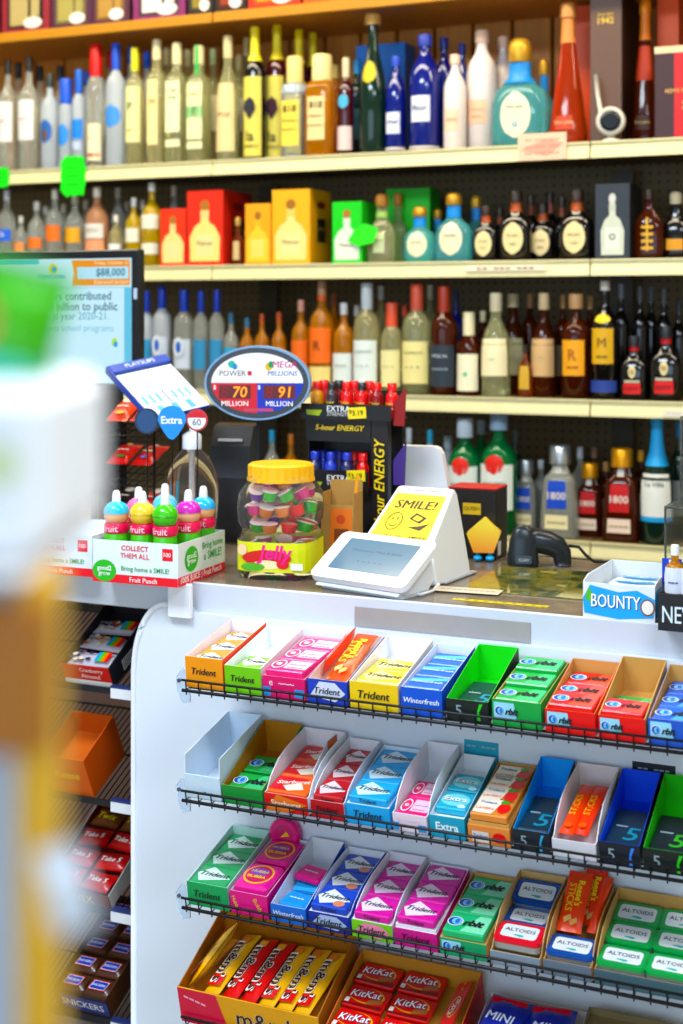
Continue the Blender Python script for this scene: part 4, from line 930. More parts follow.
for ti, (y0, y1) in enumerate(((384, 424), (438, 482))):
    b = MB(); b.prism([(0, 0), (.024, 0), (.028, (ze(y0) - ze(y1)) * .95), (.0, (ze(y0) - ze(y1)) * .55)], 0, .003, mat(sidec[ti], .4), Matrix.Translation((we + .0145 if ti == 0 else we + .001, 0, ze(y1))) @ M_right(0).inverted().to_3x3().to_4x4() if False else Matrix.Translation((we + .0125, .0, ze(y1))) @ M_front(0))
    b.build('side_wing', tags[ti])
def shot(px, ti, row, c, c2, hh=1.0):
    y = Ye + .014 + row * .03; x = XX(px, y); z = ZC + .0008 + ze((418, 490)[ti]) + .0006
    h = (.072 if ti == 0 else .075) * hh
    nm = {'#d8202a': 'red', '#2a3fb8': 'blue', '#e8a01e': 'orange', '#3a2a30': 'black', '#8a1a1e': 'dark red', '#2a2a5a': 'navy'}[c]
    t2 = thing('energy_shot', '%s energy shot bottle with %s cap' % (nm, c2[1]), 'bottle', 'on the display\'s %s tier' % ('upper', 'lower')[ti], TR(x, y, z), 'energy shot bottles in the black display')
    r = .0132
    b = MB(); b.lathe([(0, r * .9), (.003, r), (h * .62, r), (h * .7, r * .8), (h * .75, r * .55), (h * .8, r * .55)], gloss(c), 16); b.build('shrink_sleeve', t2)
    MB().lathe([(h * .78, r * .72), (h * .98, r * .72), (h, r * .6)], gloss(c2[0]), 16).build('cap', t2)
    b = MB(); b.text('5-hour', 0, h * .42, r * 1.5, 0, ylw if nm != 'orange' else print_m('#a01a1a'), None, bold=.04, bend=lambda a, q, s: (a, -math.sqrt(max(1e-7, (r + .0005) ** 2 - a * a)), q))
    b.text('ENERGY', 0, h * .28, r * 1.5, 0, print_m('#f0f0f0'), None, bold=.04, bend=lambda a, q, s: (a, -math.sqrt(max(1e-7, (r + .0005) ** 2 - a * a)), q)); b.build('lettering', t2)
rc, bc, kc = ('#d81a24', 'red'), ('#2334a8', 'blue'), ('#1a1a1e', 'black')
for px, c, c2 in ((317, '#e8a01e', rc), (332, '#3a2a30', kc), (347, '#d8202a', rc), (362, '#d8202a', kc), (377, '#8a1a1e', rc), (392, '#d8202a', rc)): shot(px, 0, 0, c, c2)
for px, c, c2 in ((324, '#d8202a', rc), (339, '#8a1a1e', kc), (354, '#d8202a', rc), (369, '#d8202a', rc)): shot(px, 0, 1, c, c2, 1.02)
for px, c, c2 in ((315, '#2a2a5a', bc), (331, '#2a3fb8', bc), (347, '#2a2a5a', bc), (363, '#d8202a', rc)): shot(px, 1, 0, c, c2)
for px, c, c2 in ((323, '#2a3fb8', bc), (339, '#2a2a5a', bc), (354, '#8a1a1e', rc)): shot(px, 1, 1, c, c2)
for i, (px, py) in enumerate(((357, 413), (356, 476))):
    p = PT(px, py, Ye - .0155); b = MB(); b.box(-.02, .02, -.0006, .0006, -.0115, .0115, mat('#f0d820', .45), ch=.0002); b.text('3.19' if i == 0 else '3.19', .002, 0, .024, 0, print_m('#3a3416'), M_front(-.0008)); b.text('$', -.014, .003, .005, 0, print_m('#3a3416'), M_front(-.0008))
    tag(b.build('price_tag', M=TR(p.x, p.y, p.z) @ Matrix.Rotation(R(-4), 4, 'Y')), 'yellow price tag on the %s tray of the black energy shot display' % ('upper', 'lower')[i], 'tag')

# ------------------------------------------------------------------ small open card box in front of it
pb = GR(338, 560, ZC); Yb = 2.525; xb0, xb1 = XX(321, Yb), XX(352, Yb); hb2 = ZZ(340, 490, Yb) - ZC
t = thing('card_box', 'brown open cardboard box with orange front card', 'box', 'between the jelly jar and the white terminal', M=TR(xb0, Yb, ZC + .0005, R(6)))
kr = mat('#b08850', .6); w = xb1 - xb0
b = MB(); b.box(0, w, 0, .0015, 0, hb2 * .8, kr); b.box(0, w, .06, .0615, 0, hb2 * 1.08, kr); b.box(0, .0015, .0016, .0599, 0, hb2 * .95, kr); b.box(w - .0015, w, .0016, .0599, 0, hb2 * .95, kr); b.box(.0016, w - .0016, .0016, .0599, 0, .002, kr); b.build('carton', t)
b = MB(); b.box(w * .3, w * .96, -.0012, -.0002, hb2 * .04, hb2 * .76, mat('#e0781e', .4)); b.rect(w * .42, w * .86, hb2 * .2, hb2 * .5, mat('#7a3a1a', .4), M_front(-.0014)); b.ell(w * .62, hb2 * .62, w * .14, hb2 * .06, mat('#c9501a', .4), M_front(-.0014)); b.build('front_card', t)
tag(MB().box(-.003, .003, -.0012, .0012, 0, hb2 * 1.15, mat('#e8a02a', .5), M=Matrix.Rotation(R(6), 4, 'Y')).build('wooden_stick', M=TR(xb0 + w * .7, Yb + .03, ZC + .004)), 'orange stick standing in the small cardboard box', 'stick')

# ------------------------------------------------------------------ white payment terminals
tw = mat('#eef0f4', .3, var=.01)
# tall wedge with the yellow SMILE sign
t = thing('payment_station', 'white wedge-shaped payment station with a taped yellow sign', 'terminal', M=TR(-.983, 2.432, ZC + .0005, R(-6)))
hw, wt0, wb0 = .163, .118, .166
side = [(0, 0), (.15, 0), (.15, .02), (.138, hw * .93), (.13, hw), (.118, hw), (.0, .074)]
Ms = lambda x: Matrix(((0, 0, 1, x), (1, 0, 0, 0), (0, 1, 0, 0), (0, 0, 0, 1)))
b = MB(); n = len(side)
def wx(z): return (wb0 + (wt0 - wb0) * z / hw) / 2
L_ = [(-wx(z), y, z) for y, z in side]; R_ = [(wx(z), y, z) for y, z in side]
b.add(L_ + R_, [tuple(range(n))[::-1], tuple(range(n, 2 * n))] + [(i, (i + 1) % n, n + (i + 1) % n, n + i) for i in range(n)], tw)
o = b.build('body', t); bv = o.modifiers.new('soft_edges', 'BEVEL'); bv.width = .006; bv.segments = 3
sl = math.atan2(hw - .074, .118); Ls = math.hypot(hw - .074, .118); ww = .118
Mf = Matrix.Translation((0, 0, .074)) @ Matrix.Rotation(sl, 4, 'X')
b = MB(); b.rect(-ww * .3, ww * .36, Ls * .93, Ls * .95, mat('#8a8f98', .4), Mf, .0008); b.build('slot', t)
b = MB(); sq = [(-ww * .52, Ls * .0), (ww * .5, Ls * .0), (ww * .46, Ls * .86), (-ww * .44, Ls * .87)]
b.prism(sq, .0006, .0014, mat('#f2cf1a', .45), Mf); k = print_m('#3a3212')
b.text('SMILE!', ww * .02, Ls * .67, ww * .72, 0, k, Mf, .0018, bold=.1, shear=.1)
rx, ry, cx, cy = ww * .13, Ls * .15, -ww * .22, Ls * .36
b.tube([Mf @ Vector((cx + rx * math.cos(2 * math.pi * i / 20), cy + ry * math.sin(2 * math.pi * i / 20), .0018)) for i in range(21)], .0009, k, 5)
b.tube([Mf @ Vector((cx + rx * .6 * math.cos(a), cy + ry * .6 * math.sin(a), .0018)) for a in [R(200 + 14 * i) for i in range(11)]], .0008, k, 5)
for sx in (-1, 1): b.ell(cx + sx * rx * .35, cy + ry * .3, rx * .12, ry * .18, k, Mf, .0018)
b.flat([(ww * .02, Ls * .42), (ww * .1, Ls * .53), (ww * .32, Ls * .45), (ww * .24, Ls * .34)], k, Mf, .0018); b.flat([(ww * .06, Ls * .27), (ww * .24, Ls * .3), (ww * .42, Ls * .36), (ww * .3, Ls * .22)], k, Mf, .0018)
b.flat([(ww * .08, Ls * .42), (ww * .13, Ls * .485), (ww * .26, Ls * .44), (ww * .2, Ls * .38)], mat('#f2cf1a', .45), Mf, .0021)
b.text("YOU'RE ON CAMERA", 0, Ls * .1, ww * .92, 0, k, Mf, .0018, bold=.01, shear=.2)
b.build('yellow_sign', t)
MB().box(-.06, .088, .03, .165, -.0002, .005, mat('#b9bec6', .3, .3), ch=.002).build('foot_plate', t)
# big white back of the register screen
Yv = 2.778; xv0, xv1 = XX(388, Yv), XX(462, Yv); sv = tdist(425, Yv) / F_PX
t = thing('register_screen', 'large white rounded back of a register screen', 'screen', 'behind the yellow sign', M=TR((xv0 + xv1) / 2, Yv, ZC + .0005, R(3)))
wv = 74 * sv; hv = ZZ(425, 446, Yv) - ZC; hv0 = ZZ(425, 520, Yv) - ZC
def rrect(x0, x1, y0, y1, r, n=6):
    o = []
    for cx, cy, a0 in ((x1 - r, y1 - r, 0), (x0 + r, y1 - r, 90), (x0 + r, y0 + r, 180), (x1 - r, y0 + r, 270)):
        for i in range(n + 1): a = R(a0 + 90 * i / n); o.append((cx + r * math.cos(a), cy + r * math.sin(a)))
    return o
pp = [(-wv * .52, hv0), (wv * .42, hv0), (wv * .42, hv0 + .02), (wv * .26, hv * .93), (wv * .22, hv * .98), (wv * .16, hv), (-wv * .4, hv), (-wv * .5, hv * .98), (-wv * .52, hv * .94)]
MB().prism(pp, -.012, .012, tw, M_front(0)).build('panel', t)
MB().box(-.05, .02, -.02, .035, 0, .01, tw, ch=.003).build('base', t); MB().box(-.03, .01, .0125, .026, .0105, hv0 + .04, tw, ch=.003).build('stand', t)
# customer-facing tablet
rz = R(-14)
t = thing('payment_tablet', 'white customer payment tablet with blue-grey screen', 'tablet', 'in front of the yellow sign', M=TR(-1.0093, 2.302, ZC + .0005, rz))
wt_ = .213; Lt = .126; tl = R(31.6)
Mt = Matrix.Translation((0, 0, .0235)) @ Matrix.Rotation(tl, 4, 'X')
b = MB(); b.prism(rrect(-wt_ / 2, wt_ / 2, 0, Lt, .014), -.012, 0, tw, Mt); o = b.build('shell', t); m_ = o.modifiers.new('soft_edges', 'BEVEL'); m_.width = .003; m_.segments = 2
b = MB(); b.prism(rrect(-wt_ * .37, wt_ * .37, Lt * .2, Lt * .87, .002, 2), .0002, .0008, mat('#7fa6c2', .12, emit=.55), Mt); g = em('#4f6f92', .35)
b.text('Welcome to Wine & Spirits', 0, Lt * .62, wt_ * .52, 0, g, Mt, .0012, bold=0); b.text('- - - - -', 0, Lt * .4, wt_ * .25, 0, g, Mt, .0012, bold=0); b.build('screen', t)
b = MB(); b.text('P clover', -wt_ * .38, Lt * .08, wt_ * .1, 0, print_m('#5a6a7a'), Mt, .0006, bold=0); b.build('maker_mark', t)
z1 = .0235 + Lt * math.sin(tl); y1 = Lt * math.cos(tl)
sd = [(.004, .006), (y1 - .01, .006), (y1 + .006, .02), (y1 - .004, z1 - .022), (.004, .0085)]
MB().prism([(y, z) for y, z in sd], -wt_ * .43, wt_ * .43, mat('#dfe3ea', .35, var=.01), Ms(0)).build('stand', t)
MB().prism(rrect(-wt_ * .42, wt_ * .44, .012, y1 * .95, .012), 0, .0058, mat('#c5cad3', .35), M_top(0)).build('base', t)
# cable between them
c0 = GR(408, 596, ZC); c1 = GR(436, 585, ZC); c2 = GR(424, 572, ZC)
zz = ZC + .004
tag(MB().tube([(c0.x + .0, c0.y + .02, zz), (GR(420, 597, ZC).x, GR(420, 597, ZC).y, zz), (GR(433, 593, ZC).x, GR(433, 593, ZC).y, zz), (GR(438, 586, ZC).x + .003, GR(438, 586, ZC).y - .004, zz)], .0028, gloss('#eceef2'), 8).build('cable'), 'short white cable looping beside the payment tablet', 'cable')

# ------------------------------------------------------------------ black and red carton with the yellow figure, scanner
Yk = 2.735; xk0, xk1 = XX(449, Yk), XX(496, Yk); hk = ZZ(480, 488, Yk) - ZC
t = thing('product_carton', 'black carton with red top edge and yellow printed tag', 'box', 'behind the yellow pentagon toy', M=TR(xk0, Yk, ZC + .0005, R(0)))
w = xk1 - xk0; b = MB(); b.box(0, w, 0, .075, 0, hk * .97, mat('#141316', .4), ch=.001); M = M_front(-.0003); Mr = M_right(w + .0003)
b.rect(w * .3, w * .68, hk * .62, hk * .78, mat('#c8a82a', .5), M); b.text('QUEEN', w * .49, hk * .7, w * .32, 0, print_m('#2a2414'), M); b.ell(w * .1, hk * .45, w * .14, hk * .2, mat('#d9a81e', .5), M)
b.flat([(w * .0, hk * .02), (w * .3, hk * .02), (w * .3, hk * .35), (w * .12, hk * .22)], mat('#e8c020', .5), M)
for i in range(5): b.text('---------', .038, hk * (.3 + .1 * i), .055, 0, print_m('#3a3a3e'), Mr, bold=0)
b.rect(.01, .03, hk * .05, hk * .25, mat('#d8d8d8', .5), Mr); b.build('carton', t)
MB().box(-.001, w + .001, -.001, .076, hk * .9701, hk, mat('#a8141c', .4), ch=.001).build('lid', t)
pf_ = GR(484, 561, ZC); sf = tdist(484, pf_.y) / F_PX
t = thing('pentagon_toy', 'yellow-orange pentagon toy with small blue feet', 'toy', 'in front of the black carton', M=TR(pf_.x, pf_.y, ZC + .0005, R(14)))
def ymat():
    m, nt, bb = node_mat('toy_yellow'); tc = nt.nodes.new('ShaderNodeTexCoord'); sx = nt.nodes.new('ShaderNodeSeparateXYZ'); r = nt.nodes.new('ShaderNodeValToRGB')
    r.color_ramp.elements[0].color = lin('#f08a1a'); r.color_ramp.elements[1].color = lin('#f8d832')
    mp = nt.nodes.new('ShaderNodeMapRange'); mp.inputs[1].default_value = .015; mp.inputs[2].default_value = .075
    nt.links.new(tc.outputs['Object'], sx.inputs[0]); nt.links.new(sx.outputs['Z'], mp.inputs[0]); nt.links.new(mp.outputs[0], r.inputs[0]); nt.links.new(r.outputs[0], bb.inputs['Base Color']); bb.inputs['Roughness'].default_value = .35
    return m
k = sf
b = MB(); b.prism([(-10 * k, 9 * k), (10 * k, 9 * k), (17 * k, 29 * k), (1 * k, 44 * k), (-17 * k, 28 * k)], -.014, .014, ymat(), M_front(0)); o = b.build('body', t); m_ = o.modifiers.new('soft_edges', 'BEVEL'); m_.width = .004; m_.segments = 3
for s_ in (-1, 1):
    b = MB(); b.ball((s_ * 6 * k, -.006, 3.2 * k), (4.6 * k, .011, 3 * k), gloss('#3aa8e0'), 14, 8); b.lathe([(3 * k, 2 * k), (9.5 * k, 2 * k)], gloss('#3aa8e0'), 10, M=Matrix.Translation((s_ * 6 * k, 0, 0))); b.build('foot', t)
ps = GR(520, 568, ZC); ss = tdist(520, ps.y) / F_PX; k = ss
t = thing('barcode_scanner', 'dark grey handheld barcode scanner lying on the counter', 'scanner', M=TR(ps.x, ps.y + .02, ZC + .0005, R(20)))
dk = mat('#1a2126', .28)
b = MB(); b.lathe([(0, 15 * k), (3 * k, 16 * k), (12 * k, 15.5 * k), (26 * k, 13.5 * k), (36 * k, 10 * k), (41 * k, 5 * k), (42 * k, 1 * k)], dk, 28, 2.6, 1, .62); b.build('scan_head', t)
b = MB(); b.ell(-1 * k, 30 * k, 6.5 * k, 6 * k, mat('#56626c', .3), Matrix.Translation((0, -7.6 * k, 3 * k)) @ Matrix.Rotation(R(72), 4, 'X') @ Matrix.Translation((0, -2 * k, -.0)), .003); b.build('highlight_panel', t) if False else None
b = MB(); b.prism(rrect(-8 * k, 8 * k, 4 * k, 12 * k, 2 * k, 3), 0, .002, mat('#3a444c', .3), M_front(-9.9 * k)); b.text('SCAN', 0, 8 * k, 10 * k, 0, print_m('#b8c0c6'), M_front(-9.9 * k - .002)); b.build('badge', t)
b = MB(); hp_ = [(4, 26, 12), (14, 25, 12.5), (25, 23, 12.5), (34, 19, 11.5), (39, 12, 10), (40, 5, 9), (40, 1, 8.6)]
vs = []; fs = []; N = 16
for i, (x, z, r) in enumerate(hp_):
    a = hp_[max(0, i - 1)]; c = hp_[min(len(hp_) - 1, i + 1)]; tx, tz = c[0] - a[0], c[1] - a[1]; l = math.hypot(tx, tz); nx, nz = -tz / l, tx / l
    for j in range(N):
        g = 2 * math.pi * j / N; vs.append(((x + nx * r * math.cos(g)) * k, r * .9 * math.sin(g) * k + 4 * k, max(.0, (z + nz * r * math.cos(g)) * k)))
for i in range(len(hp_) - 1):
    for j in range(N): fs.append((i * N + j, i * N + (j + 1) % N, (i + 1) * N + (j + 1) % N, (i + 1) * N + j))
fs += [tuple(range(N)), tuple(range((len(hp_) - 1) * N, len(hp_) * N))[::-1]]
b.add(vs, fs, dk, True); b.build('handle', t)
MB().tube([(46 * k, 5 * k, 20 * k), (56 * k, 6 * k, 19 * k), (63 * k, 6 * k, 11 * k), (72 * k, 12 * k, 3 * k), (92 * k, 22 * k, 2 * k)], 1.6 * k, mat('#14171a', .4), 8).build('cord', t)

# ------------------------------------------------------------------ coconut bar tray, black tray, acrylic stand at the right
pB = GR(583, 617, ZC); YB2 = pB.y; xB0, xB1 = XX(583, YB2), XX(655, YB2); wB = xB1 - xB0; hB = 38 / F_PX * tdist(583, YB2); dB = .2
t = thing('bar_tray', 'white and blue open tray of coconut bars on the counter', 'box', M=TR(xB0, YB2, ZC + .0005))
wi = mat('#dfe3e8', .5); b = MB()
b.box(0, wB, 0, .0016, 0, hB * .92, wi); 
for x in (0, wB - .0016):
    b.prism([(.0017, 0), (dB, 0), (dB, hB * 1.0), (.03, hB * 1.05), (.0017, hB * .95)], x, x + .0016, wi, Ms(0))
b.box(.0017, wB - .0017, dB - .0016, dB, 0, hB, wi); b.box(.0017, wB - .0017, .0017, dB - .0017, 0, hB * .3, wi)
M = M_front(-.0003); bl = mat('#2f9fe0', .4)
b.flat([(wB * .02, hB * .12), (wB * .5, hB * .02), (wB * .98, hB * .12), (wB, hB * .6), (wB * .75, hB * .8), (wB * .5, hB * .72), (wB * .1, hB * .86), (0, hB * .5)], bl, M)
b.text('BOUNTY', wB * .47, hB * .45, wB * .68, hB * .34, print_m('#1a3a8a'), M, .0008, bold=.07, fit='wh'); b.text('BOUNTY', wB * .46, hB * .47, wB * .68, hB * .34, print_m('#f6f8fa'), M, .0012, bold=.05, fit='wh')
b.ell(wB * .9, hB * .38, wB * .1, hB * .22, mat('#7a4a2a', .5), M, .0008); b.ell(wB * .9, hB * .38, wB * .08, hB * .18, mat('#f0ece4', .5), M, .001)
b.flat([(wB * .03, hB * .5), (wB * .08, hB * .8), (wB * .16, hB * .6), (wB * .13, hB * .38)], mat('#5ab03a', .5), M, .0009)
Mr = M_right(wB + .0003); b.rect(0, dB, hB * .1, hB * .8, bl, Mr)
b.build('carton', t)
for i in range(4):
    M = TR(xB0 + wB / 2, YB2 + .035 + .043 * i, ZC + hB * .3 + .012, R(4 * (-1) ** i))
    bb = MB(); bb.pillow(wB * .9, .04, .02, wrap_m('#e6ecf2'), None, wob=.03); bb.ell(0, 0, wB * .3, .011, wrap_m('#3f9fe0'), M_top(.0102)); bb.text('BOUNTY', 0, 0, wB * .4, 0, print_m('#f6f8fa'), M_top(.0108), bold=.05)
    o = bb.build('coconut_bar', M=M); tag(o, 'white and blue wrapped bar in the white tray, %s from the front' % ORD[i], 'candy', '', 'coconut bars in the white tray')
xN = XX(658, 2.24)
t = thing('shot_tray', 'black open counter tray reading NEW', 'box', 'beside the coconut bars', M=TR(xN, 2.24, ZC + .0005))
b = MB(); bk2 = mat('#15161a', .4); hN = 37 / F_PX * tdist(660, 2.24)
b.box(0, .12, 0, .002, 0, hN, bk2); b.box(0, .002, .0021, .1, 0, hN, bk2); b.box(.118, .12, .0021, .1, 0, hN, bk2); b.box(.0021, .1179, .0021, .1, 0, hN * .25, bk2)
b.text('NEW', .035, hN * .45, .056, .026, print_m('#d6e4ee'), M_front(-.0003), bold=.03, fit='wh'); b.build('carton', t)
for i, (px, c, cc, dsc) in enumerate(((675, '#c9762a', '#e8eaee', 'amber mini bottle with white cap in the black tray'), (690, '#c9762a', '#3a5ac0', 'amber mini bottle with blue cap in the black tray'))):
    y = 2.275; bottle(4, 0, px, .0155, .115, 'slim', 'gold', cc, [LB(.35, .7, .85, '#d6dae6', ('---', '#2a3a8a', .5, .5))], dsc, ground=(XX(px, y), y, ZC + hN * .25 + .001), where='', group='mini bottles in the black tray')
Ya = 2.36; xa0 = XX(664, Ya); acr = mat('#eef6f4', .03, trans=.96, ior=1.15, var=0)
t = thing('acrylic_riser', 'clear acrylic riser stand at the right end of the counter', 'stand', M=TR(xa0, Ya, ZC + .0005))
zsh = ZZ(675, 507, Ya) - ZC
b = MB(); b.box(0, .004, 0, .2, 0, zsh - .0041, acr, ch=.0008); b.build('left_panel', t)
MB().box(-.0, .25, 0, .2, zsh - .004, zsh, acr, ch=.0008).build('shelf_plate', t)
zt2 = ZZ(675, 420, Ya) - ZC
MB().box(.022, .026, .02, .2, zsh + .0001, zt2, acr, ch=.0008).build('upper_panel', t)
MB().box(.022, .25, .02, .2, zt2 + .0001, zt2 + .004, acr, ch=.0008).build('top_plate', t)
y = 2.46; bottle(4, 0, 679, .017, .1, 'slim', 'green', '#1c8a4a', [LB(.2, .5, .85, '#e6e6ea', ('--', '#2a3a8a', .35, .5))], 'small green bottle standing under the acrylic shelf', ground=(XX(689, 2.44), 2.44, ZC + .001), where='', group='mini bottles under the riser')
b = MB(); b.box(-.016, .016, -.0015, .0015, -.022, .022, mat('#1f3fb0', .4), ch=.0003); b.text('5', 0, .01, .012, 0, print_m('#f0f0f8'), M_front(-.0017)); b.rect(-.012, .012, -.016, -.004, print_m('#e8e8f0'), M_front(-.0017))
p = PT(672, 572, 2.345); tag(b.build('shelf_sign', M=TR(p.x, p.y, p.z)), 'little blue sign clipped to the acrylic riser', 'sign')
# ================================================================== wire gum racks on the white board
YR = 2.10; TILTS = [R(6.5), R(11), R(9.5), R(14)]
FR = [ZZ(180, 686, YR), ZZ(183, 796, YR), ZZ(183, 903, YR), ZZ(188, 1022, YR)]        # deck height at the front of each rack
RN = ['top gum rack', 'second gum rack', 'third gum rack', 'lowest gum rack']
blkw = mat('#14151a', .35, .3); acry = mat('#dfeaf5', .08, trans=.75, ior=1.2, var=0)
xr0, xr1 = XX(186, YR), -.22
def rackM(k): return TR(0, YR, FR[k], 0, TILTS[k])
DL = .166
for k in range(4):
    TILT = TILTS[k]
    t = thing('wire_rack', 'black wire gum rack with clear end bracket, %s' % ('topmost on the white board', 'second from the top on the white board', 'third from the top on the white board', 'lowest in view on the white board')[k], 'rack', M=Matrix.Translation((xr0, YR, FR[k])) @ Matrix.Rotation(TILT, 4, 'X'))
    W = xr1 - xr0
    b = MB()
    for y in (.012, .075, .14, .162): b.tube([(0, y, -.005), (W, y, -.005)], .0022, blkw, 6)
    x = .004
    while x < W:
        b.tube([(x, -.003, -.0022), (x, .163, -.0022)], .0011, blkw, 5); x += .0246
    b.build('wire_deck', t)
    b = MB()
    for z, r in ((.014, .0022), (-.004, .003)): b.tube([(-.004, -.0065, z), (W, -.0065, z)], r, blkw, 8)
    x = .004
    while x < W:
        b.tube([(x, -.0065, .014), (x, -.0065, -.011)], .0013, blkw, 5); x += .0246
    b.build('front_fence', t)
    if k == 3: continue
    b = MB()
    pts = [(-.016, .010), (-.003, .028), (.012, .02), (.012, -.03), (-.002, -.034), (-.013, -.014)]
    b.prism(pts, 0, .003, acry, Matrix.Rotation(-TILT, 4, 'X') @ Matrix.Translation((-.012, .016, 0)) @ M_front(0))
    br = b.build('end_bracket', t)
    b = MB(); b.lathe([(0, .0035), (.003, .0035)], mat('#6a7684', .3, .8), 10, M=Matrix.Rotation(-TILT, 4, 'X') @ Matrix.Translation((-.0205, .0125, .006)) @ M_front(0)); b.build('screw', br)

# ---- pack artwork
INK = '#141418'
def art_trident(b, w, d, h, c, c2='#e9ecf0', extra=None):
    M = M_top(h)
    b.flat([(-w * .46, d * .0), (-w * .16, d * .44), (w * .47, -d * .1), (-w * .28, -d * .42)], wrap_m(c2), M)
    b.text('Trident', w * .02, d * .02, w * .78, 0, print_m(INK), M, .0008, bold=.085, shear=.25)
    if extra: b.ell(w * .22, -d * .3, w * .16, d * .16, wrap_m(extra), M, .0006)
    Mf = M_front(-d / 2); b.text('Trident', 0, h / 2, w * .45, 0, print_m(INK), Mf, .0004, bold=.03, shear=.2)
def orbit_logo(b, cx, cy, s, M, ink=INK, z=.0006):
    b.ell(cx - s * .34, cy, s * .21, s * .2, wrap_m('#eef2f8'), M, z); b.ell(cx - s * .34, cy, s * .185, s * .175, wrap_m('#1d3f9e'), M, z + .0002)
    b.ell(cx - s * .3, cy, s * .13, s * .14, wrap_m('#7cc4ec'), M, z + .0004); b.ell(cx - s * .28, cy + s * .0, s * .06, s * .11, wrap_m('#2f6fc4'), M, z + .0006)
    b.text('rbit', cx + s * .16, cy, s * .56, 0, print_m(ink), M, z + .0008, bold=.1, shear=.3)
def art_orbit(b, w, d, h, c, glow):
    M = M_top(h); b.flat([(-w * .1, -d * .45), (w * .48, -d * .45), (w * .48, d * .45), (w * .2, d * .45)], wrap_m(glow), M, .0003)
    orbit_logo(b, 0, 0, w * .9, M, z=.0006)
def art_air(b, w, d, h, c):
    M = M_top(h); b.rect(-w * .1, w * .48, -d * .3, d * .38, wrap_m('#f6c6d6'), M)
    b.ell(-w * .3, 0, w * .17, d * .36, wrap_m('#f4f0f4'), M, .0006); b.ell(-w * .3, 0, w * .14, d * .3, wrap_m('#e83a6a'), M, .0008); b.text('e', -w * .3, 0, w * .14, 0, print_m('#f8f0f4'), M, .0011)
    b.text('~~~~', w * .18, d * .05, w * .5, 0, print_m('#2a5ab8'), M, .0008, bold=.05, shear=.3); b.text('----', w * .18, -d * .2, w * .4, 0, print_m('#c83a6a'), M, .0008)
def art_extra(b, w, d, h, c):
    M = M_top(h); b.ell(0, 0, w * .47, d * .36, wrap_m('#7fd4e0'), M); b.text('Extra', 0, d * .02, w * .74, 0, print_m('#1a5a80'), M, .0008, bold=.09); b.text('Extra', 0, d * .04, w * .74, 0, print_m('#f4fafc'), M, .0011, bold=.05)
    b.ell(w * .3, -d * .34, w * .14, d * .09, wrap_m('#d8f0f4'), M, .0006)
def art_win(b, w, d, h, c):
    M = M_top(h); b.flat([(-w * .48, -d * .1), (w * .48, d * .2), (w * .48, d * .42), (-w * .48, d * .2)], wrap_m('#5ab8ea'), M); b.text('Winterfresh', 0, -d * .02, w * .86, 0, print_m('#e6f0fa'), M, .0008, bold=.04)
def art_layers(b, w, d, h, c):
    M = M_top(h); b.flat([(-w * .46, d * .4), (w * .2, d * .4), (w * .05, -d * .42), (-w * .46, -d * .42)], wrap_m('#f4e6d2'), M)
    b.text('Trident', -w * .16, d * .18, w * .46, 0, print_m('#2a5ab0'), M, .0008, bold=.05); b.text('LAYERS', -w * .18, -d * .16, w * .48, 0, print_m('#e03a4a'), M, .0008)
    b.ell(w * .3, -d * .05, w * .17, d * .3, wrap_m('#e0281e'), M, .0006); b.ell(w * .26, d * .28, w * .12, d * .1, wrap_m('#3f9a2a'), M, .0008)
def art_star(b, w, d, h, c):
    M = M_top(h); b.flat([(-w * .48, -d * .4), (0, -d * .4), (w * .3, d * .4), (-w * .48, d * .4)], wrap_m('#d81e3a'), M); b.flat([(-w * .2, -d * .15), (w * .2, d * .12), (w * .36, -d * .25), (0, -d * .42)], wrap_m('#f2e4d0'), M, .0006)
    b.text('Starburst', 0, d * .12, w * .8, 0, print_m('#f6ead8'), M, .0009, bold=.04, shear=.2, rot=.2)
def art_five(b, w, d, h, c, mk='#2a7f98'):
    M = M_top(h); b.text('5', w * .16, -d * .2, 0, d * .36, print_m(mk), M, .0006, bold=.02, fit='h', shear=.1); b.rect(-w * .35, -w * .02, -d * .02, d * .02, print_m('#8aa0a8'), M)
PACK = {}
def pack(kind, w, d, h):
    key = (kind, round(w, 4), d)
    if key in PACK: return PACK[key]
    c, art, args = KINDS_[kind]
    b = MB(); b.box(-w / 2, w / 2, -d / 2, d / 2, 0, h, wrap_m(c), ch=.0018)
    if art: art(b, w, d, h, c, *args)
    o = b.build('gum_pack'); PACK[key] = o
    return o
KINDS_ = {
 't_orange': ('#ef9430', art_trident, ()), 't_green': ('#7ec832', art_trident, ()), 't_blue': ('#2347b8', art_trident, ('#e9ecf0', '#d88a6a')), 't_yellow': ('#ecc62e', art_trident, ('#f2e6a0',)),
 't_red': ('#b81a2e', art_trident, ('#f0d8dc',)), 't_sky': ('#2fa4e0', art_trident, ('#d6ecf8',)), 't_mint': ('#1f9a5a', art_trident, ('#d6ece0',)), 't_pink': ('#d42a9a', art_trident, ('#f2dcec',)),
 'air': ('#e83a78', art_air, ()), 'win': ('#1f5fc8', art_win, ()), 'o_green': ('#1fa04a', art_orbit, ('#4fc07a',)), 'o_red': ('#e02a24', art_orbit, ('#f05a4a',)), 'o_blue': ('#2a5ec0', art_orbit, ('#5aa0e0',)), 'o_mint': ('#2fb070', art_orbit, ('#8adcb0',)),
 'extra': ('#28a8c4', art_extra, ()), 'layers': ('#d98a4a', art_layers, ()), 'star': ('#e86a1e', art_star, ()), 'five_g': ('#12343a', art_five, ()), 'five_b': ('#122c3e', art_five, ()), 'five_k': ('#101c24', art_five, ('#3a9a34',)),
}
